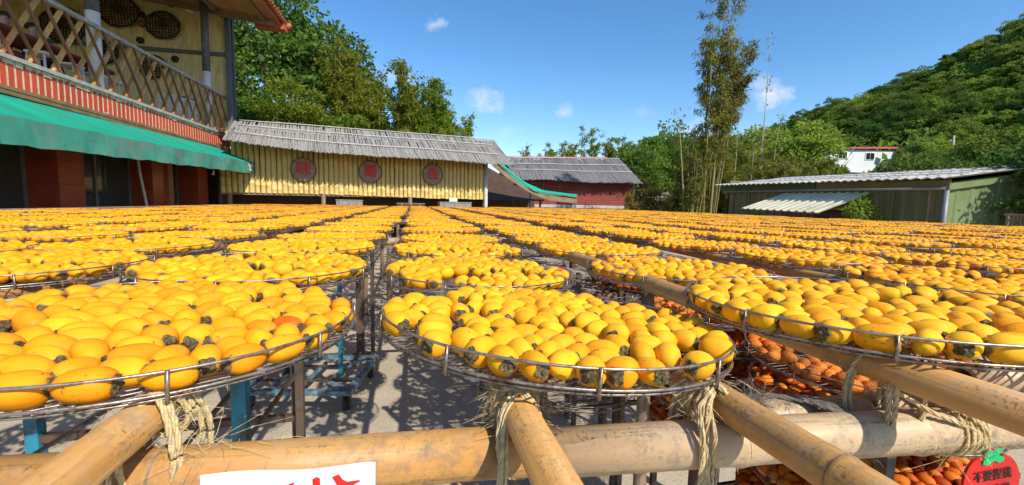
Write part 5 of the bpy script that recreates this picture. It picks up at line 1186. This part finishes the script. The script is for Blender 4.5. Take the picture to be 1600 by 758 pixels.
# blue rack under the first column with diagonal flats
t = thing('steel_rack', 'blue and rusty steel rack with diagonal braces under the amber front tray', 'rack', (-.385, 1.06, 0))
b = MB(); b.box((0, 0, .68), (.030, .030, 1.36)); b.build('post', M['steel_blue'], t); b = MB(); b.box((.052, .30, .68), (.022, .022, 1.36)); b.build('post', M['steel_dark'], t); b = MB(); b.box((.030, .33, .68), (.016, .016, 1.36)); b.build('post', M['steel_dark'], t)
for p in ((-.62, 0), (-.62, .32)): b = MB(); b.box((p[0], p[1], .68), (.03, .03, 1.36)); b.build('post', M['steel_blue'], t)
for k, (z0, z1) in enumerate(((.84, 1.26), (.62, 1.10), (.45, .9), (.25, .7), (1.0, 1.33))):
    b = MB(); b.bar((-.30 if k < 3 else -.5, -.05+.03*k, z0), (.045, .30, z1), .016, .006); b.build('brace', M['steel_dark'], t)
for z in (.5, .95, 1.34): b = MB(); b.bar((-.62, .0, z), (.0, .0, z), .02, .02); b.bar((-.62, .32, z), (.05, .32, z), .02, .02); b.build('crossbar', M['steel_dark'] if z < 1 else M['steel_blue'], t)
# blue wheeled cart standing in the walkway shade
t = thing('wheeled_cart', 'worn blue steel cart on black casters standing on the concrete', 'cart', (-.80, 3.76, 0), (0, 0, R(-11)))
b = MB(); hw, hl, z = .40, .37, .165
for s in (-1, 1): b.box((s*hw, 0, z), (.05, 2*hl+.05, .035)); b.box((0, s*hl, z), (2*hw-.05, .05, .034))
b.build('frame', M['steel_blue_pale'], t)
for x in (-.2, 0, .2): b = MB(); b.box((x, 0, z-.004), (.03, 2*hl-.05, .02)); b.build('slat', M['steel_blue_pale'], t)
for y in (-.18, .12): b = MB(); b.box((0, y, z+.012), (2*hw-.05, .025, .012)); b.build('crossbar', M['steel_dark'], t)
b = MB(); b.bar((hw-.02, hl-.02, z+.02), (hw-.16, hl-.3, z+.02), .02, .012); b.build('gusset', M['steel_blue_pale'], t); b = MB(); b.bar((hw-.02, -hl+.02, z+.02), (hw-.2, -hl+.14, z+.02), .05, .008); b.build('gusset', M['steel_blue_pale'], t)
for sx in (-1, 1):
    for sy in (-1, 1):
        b = MB(); b.tube([(sx*(hw-.03)-.016, sy*(hl-.06), .058), (sx*(hw-.03)+.016, sy*(hl-.06), .058)], .058, 18); w_ = b.build('caster', M['rubber'], t, False)
        b = MB(); b.box((sx*(hw-.03)-.024, sy*(hl-.06), .085), (.006, .05, .09)); b.box((sx*(hw-.03)+.024, sy*(hl-.06), .085), (.006, .05, .09)); b.box((sx*(hw-.03), sy*(hl-.06), .135), (.06, .06, .016)); b.build('fork', M['steel_dark'], w_)
for p in ((-hw+.02, -hl+.02), (-hw+.02, hl-.02), (hw-.15, -.1), (hw-.03, hl+.02)): b = MB(); b.box((p[0], p[1], .75), (.028, .028, 1.15)); b.build('post', M['steel_blue'] if p[0] < .3 else M['steel_dark'], t)
# racks that carry the low trays
for i, (y, nm) in enumerate(((.93, 'first'), (1.53, 'second'), (2.13, 'third'))):
    t = thing('tray_rack', f'dark steel rack holding dried persimmons, {nm} from the front', 'rack', (1.25, y, 0))
    for sx in (-1, 1):
        for sy in (-1, 1): b = MB(); b.box((sx*.275, sy*.27, .605), (.024, .024, 1.21)); b.build('post', M['steel_dark'], t)
    for ti in range(5):
        z = H-.40-.115*ti-.045
        for sy in (-1, 1): b = MB(); b.box((0, sy*.2, z), (.56, .014, .016)); b.build('shelf_bar', M['steel_dark'], t)
for ri in range(7):
    t = thing('tray_rack', f'dark steel rack of empty trays, {ORD[ri+1]} along the shaded row', 'rack', (.86, 2.05+.6*ri, 0))
    for sx in (-1, 1):
        for sy in (-1, 1): b = MB(); b.box((sx*.285, sy*.28, .62), (.024, .024, 1.24)); b.build('post', M['steel_dark'], t)
    for ti in range(5):
        for sy in (-1, 1): b = MB(); b.box((0, sy*.2, H-.42-.17*ti-.045), (.56, .014, .016)); b.build('shelf_bar', M['steel_dark'], t)

# ---- rope lashings
def twist(b, path, r, turns=90, n=5, closed=False):
    P = [Vector(p) for p in path]
    if closed: P.append(P[0])
    L = [0]
    for i in range(1, len(P)): L.append(L[-1]+(P[i]-P[i-1]).length)
    m = max(24, int(L[-1]/.0030)); pts = []
    def at(u):
        u = min(max(u, 0), L[-1]-1e-9); i = max(k for k in range(len(L)-1) if L[k] <= u) if len(L) > 2 else 0; f = (u-L[i])/(L[i+1]-L[i]); return P[i].lerp(P[i+1], f)
    C = [at(L[-1]*i/m) for i in range(m+1)]
    C = [C[max(0, i-2)]*.15+C[max(0, i-1)]*.2+C[i]*.3+C[min(m, i+1)]*.2+C[min(m, i+2)]*.15 for i in range(m+1)]
    for s in range(3):
        q = []
        for i in range(m+1):
            t = (C[min(m, i+1)]-C[max(0, i-1)]).normalized(); x = t.cross(Vector((.31, .22, .9))).normalized(); y = t.cross(x); a = i*.42+s*2.094
            q.append(C[i]+(x*math.cos(a)+y*math.sin(a))*r*.52)
        b.tube(q, r*.58, n)
def fray(b, at, n, spread, ln, rd, r=.00035, down=.4):
    for k in range(n):
        p = Vector(at)+Vector((rd.gauss(0, spread[0]), rd.gauss(0, spread[1]), rd.gauss(0, spread[2]))); d = Vector((rd.gauss(0, 1), rd.gauss(0, .6), rd.gauss(0, .8)-down)).normalized()*ln*rd.uniform(.4, 1.2); c = Vector((rd.gauss(0, .4), rd.gauss(0, .4), rd.gauss(0, .4)-.3))*ln
        b.tube([p, p+d*.35+c*.10, p+d*.7+c*.35, p+d+c*.55], [r, r, r*.8, r*.4], 3)
def loop_round(c, u, v, a, b_, n=26, j=.0, ph=0):
    return [Vector(c)+Vector(u)*math.cos(2*math.pi*i/n+ph)*a+Vector(v)*math.sin(2*math.pi*i/n+ph)*b_ for i in range(n)]
def lashing(label, rail, bear, rr, rb, seed, mat='rope', turns=3, tails=4, tail_len=.09, fuzz=140, dy=.0, cross=True):
    """turns round the rail, diagonal turns round rail and bearer, and hanging tails"""
    rd = random.Random(seed); t = thing('rope_lashing', label, 'rope', zz(rail)); rl = Vector((0, 0, 0)); be = Vector(bear)-Vector(rail)
    for k in range(turns):
        b = MB(); twist(b, loop_round((0, .006+dy+k*.0075, 0), (1, 0, .05*k), (0, .12*(k-1), 1), rr+.0036, rr+.0036), .0034, closed=True); b.build('coil', M[mat], t, True)
    if cross:
        mid = (rl+be)/2+Vector((0, .004, 0)); hz = (abs(be.z)+rr+rb)/2+.003
        for s in (-1, 1):
            for k in range(2): b = MB(); dd = Vector((.8, s*.75, 0)).normalized(); twist(b, loop_round(mid+Vector((k*.006*s, -k*.003, 0)), dd, (0, 0, 1), rr+rb*.55+.004*k, hz+.001*k), .0032, closed=True); b.build('cross_turn', M[mat], t, True)
    for k in range(tails):
        b = MB(); x = -rr*.8-.004+rd.uniform(-.012, .006); y0 = -.012+rd.uniform(-.02, .008); pts = [Vector((x*.3, y0+.01, rr+.003)), Vector((x*.95, y0+.004, rr*.35)), Vector((x-.004, y0-.016, -rr*.9))]
        fz = be.y-rb-.004; pts += [Vector((x-.006+rd.uniform(-.006, .006), fz+rd.uniform(-.002, .002), be.z-.004)), Vector((x-.010+rd.uniform(-.02, .012), fz-.002, be.z-tail_len*rd.uniform(.5, 1)))]
        twist(b, pts, .0024); b.build('tail', M[mat], t, True)
        b = MB(); fray(b, pts[-1], 16, (.003, .002, .006), .025, rd, .0003, 1.4); b.build('frayed_end', M[mat], t)
    b = MB(); fray(b, (0, .01+dy, rr*.8), fuzz, (rr*.75, .012, rr*.35), .022, rd); fray(b, (-rr, 0, -.01), fuzz//3, (.006, .008, .012), .03, rd); fray(b, (rr, 0, 0), fuzz//4, (.004, .008, .012), .03, rd)
    tag(b.build('fibres', M[mat], t), kind='stuff'); return t
lashing('frayed pale rope tying the amber rail to the front bearer', (-.268, .520, -.240), (-.268, .518, -.3075), .0215, .0298, 1, turns=4, tails=4, fuzz=60, dy=.0)
lashing('fluffy pale rope round the smooth rail between the front trays', (.1245, .497, -.2555), (.1245, .482, -.308), .0215, .0298, 2, turns=5, tails=5, fuzz=300, tail_len=.10)
lashing('thick twisted pale rope hanging from the rail with a dark ring', (.379, .470, -.2565), (.379, .463, -.308), .0220, .0298, 3, turns=3, tails=7, fuzz=170, tail_len=.075)
lashing('brown rope wound round rail and pale bearer near the apple shaped board', (.650, .452, -.218), (.650, .440, -.3085), .0230, .0298, 4, turns=2, tails=0, fuzz=60, dy=.03)
t = thing('rope_lashing', 'loose brown rope coils round the bearer end above the apple shaped board', 'rope', zz((.745, .431, -.3085)))
for k in range(5):
    b = MB(); twist(b, loop_round((k*.0085-.01, 0, 0), (.15-.05*k, 1, 0), (.10, 0, 1), .0325+.001*(k % 2), .0325), .0030, closed=True); b.build('coil', M['rope'], t, True)
b = MB(); twist(b, [(-.12, .04, .094), (-.10, .0, .062), (-.06, -.02, .038), (.0, -.03, .014), (.02, -.034, -.012)], .0032); b.build('strand', M['rope'], t, True)
b = MB(); twist(b, [(-.06, .06, .116), (-.055, .015, .112), (-.05, -.002, .096), (-.02, -.018, .05), (.02, -.034, .01), (.03, -.03, -.02)], .0032); b.build('strand', M['rope'], t, True)
b = MB(); fray(b, (0, -.02, 0), 60, (.02, .015, .02), .04, random.Random(5)); tag(b.build('fibres', M['rope'], t), kind='stuff')
t = thing('grey_rope', 'grey weathered rope looped over the two pale bamboo bearers', 'rope', zz((.545, .47, -.3085)))
for k in range(5):
    b = MB(); o = k*.0045; twist(b, [(-.05+o*.4, .055+o, .020), (-.02, .042+o*.6, .028), (.01+o, .015, .031+o*.2), (.030+o, -.020, .029), (.045+o*1.1, -.031, .010), (.050+o*.9, -.0345, -.010), (.050+o*.7, -.033, -.022)], .0024); b.build('strand', M['rope_grey'], t, True)
b = MB(); fray(b, (-.05, .05, .022), 70, (.012, .008, .006), .035, random.Random(6), .00035, -.8); fray(b, (.05, -.03, -.018), 40, (.01, .004, .006), .02, random.Random(7)); tag(b.build('fibres', M['rope_grey'], t), kind='stuff')
# dry grass-like rope fibres lying on the bearer
b = MB(); fray(b, (0, 0, 0), 40, (.030, .006, .002), .05, random.Random(8), .0003, -.1); o = b.build('loose_fibres', M['rope'], None, False, zz((-.215, .515, -.275))); tag(o, 'loose straw coloured fibres lying on the front bearer by the blue post', 'fibres', None, 'stuff')

# ---- signs at the front
t = thing('paper_sign', 'white paper sign with red brush strokes taped to the front bearer', 'sign', zz((-.127, .472, -.2865)), (R(-6), R(-.1), R(-4)))
b = MB(); n_ = 14; V_ = [(-.087+.174*i/n_, .0035*math.sin(i*.55)-.002*(i == n_), z) for z in (0, -.13) for i in range(n_+1)]; V_ += [(x, y+.0012, z) for x, y, z in V_]; q_ = n_+1
b.add(V_, [(i, q_+i, q_+i+1, i+1) for i in range(n_)]+[(2*q_+i, 2*q_+i+1, 3*q_+i+1, 3*q_+i) for i in range(n_)]+[(i, i+1, 2*q_+i+1, 2*q_+i) for i in range(n_)]+[(q_+i, 3*q_+i, 3*q_+i+1, q_+i+1) for i in range(n_)]+[(0, 2*q_, 3*q_, q_), (n_, q_+n_, 3*q_+n_, 2*q_+n_)]); b.build('card', M['paper'], t, fix=True)
def stroke(P, nm='brush_stroke'):
    b = MB(); b.poly([(x, .0035*math.sin((x+.087)/.174*14*.55)-.0003, z) for x, z in P], (0, -1, 0), .0006); b.build(nm, M['red_ink'], t, fix=True)
stroke([(-.030, -.0225), (-.016, -.0170), (-.002, -.0150), (.007, -.0120), (.001, -.0190), (-.009, -.024), (-.028, -.0265)])
stroke([(-.029, -.034), (-.022, -.033), (-.021, -.075), (-.028, -.078)])
stroke([(.0235, -.0105), (.0275, -.0085), (.0310, -.0105), (.0330, -.050), (.0325, -.085), (.0255, -.085), (.0265, -.040)])
stroke([(.0430, -.0105), (.0495, -.0085), (.0535, -.0150), (.0580, -.0180), (.070, -.0180), (.0715, -.0195), (.064, -.0225), (.0600, -.026), (.0545, -.0235), (.0485, -.021)])
stroke([(.0500, -.0240), (.0565, -.0245), (.0560, -.080), (.0500, -.084)])
t = thing('fruit_shaped_board', 'red persimmon shaped board with green leaf and black characters', 'sign', zz((.786, .402, -.329)), (R(-4), R(-3), R(-3))); t.scale = (.86, .86, .86)
pts = []
for i in range(40):
    a = 2*math.pi*i/40; pts.append((.054*math.cos(a)*(1+.06*abs(math.cos(a))), 0, -.052+.052*math.sin(a)*(1-.16*max(0, math.sin(a))**6)-(.008 if 8 <= i <= 12 else 0)))
b = MB(); b.poly(pts, (0, 1, 0), .004); b.build('board', M['board_red'], t, fix=True)
for P in ([(-.002,-.006),(.008,.006),(.020,.011),(.030,.0125),(.027,.003),(.018,-.006),(.008,-.012)], [(.002,-.012),(-.004,.0),(-.010,.009),(-.020,.008),(-.020,-.004),(-.012,-.014)], [(.0,-.010),(-.012,-.012),(-.024,-.016),(-.026,-.024),(-.014,-.027),(-.003,-.021),(.004,-.020),(.014,-.025),(.025,-.023),(.027,-.016),(.014,-.010)]):
    b = MB(); b.poly([(x*.82, -.0006-(.0008 if z > 0 else 0), z*.82) for x, z in P], (0, -1, 0), .0016); b.build('leaf', M['leaf_green'], t, fix=True)
text_mesh('不要捏我', .0195, .0003, M['black_ink'], 'lettering', t, (0, -.0012, -.041), (R(90), 0, 0), .0002)
text_mesh('會痛痛喔', .0175, .0003, M['black_ink'], 'lettering', t, (0, -.0012, -.066), (R(90), 0, 0), .0002)

# ---- small odds and ends
t = thing('printed_sack', 'folded printed sack with red and blue stripes between two trays', 'sack', zz((-.72, 1.12, -.262)), (0, 0, .2))
b = MB(); b.hexa([(-.2,-.10,-.03),(.2,-.10,-.03),(.2,.12,-.03),(-.2,.12,-.03),(-.18,-.09,.03),(.19,-.08,.02),(.18,.11,.035),(-.19,.10,.02)]); b.build('cloth', M['printed'], t)
for k, mt in enumerate(('blue', 'board_red', 'paper', 'board_red', 'teal')): b = MB(); b.box((-.02+k*.035, .0, .0315), (.014, .17, .006), Matrix.Rotation(.02, 3, 'X')); b.build('printed_stripe', M[mt], t)
t = thing('long_plank', 'weathered plank bench along the awning side of the tray field', 'bench', (-4.42, 8.4, 0)); b = MB(); b.box((0, 0, 1.41), (.28, 9.4, .045)); b.build('plank', M['plank'], t)
for k in range(5):
    b = MB(); b.box((0, -4.4+k*2.2, .69), (.2, .06, 1.38)); b.build('trestle', M['wood_post'], t)
t = thing('teal_bottle', 'brown bottle with a teal cap standing in the walkway', 'bottle', (-.14, 7.35, 0)); 
b = MB(); b.tube([(0,0,0),(0,0,.30),(.0,0,.38)], [.09,.09,.04], 14); b.build('body', M['wood_slat'], t, True); b = MB(); b.tube([(0,0,.381),(0,0,.47)], .06, 14); b.build('cap', M['teal'], t, True)
print('OBJECTS', len(SC.objects))
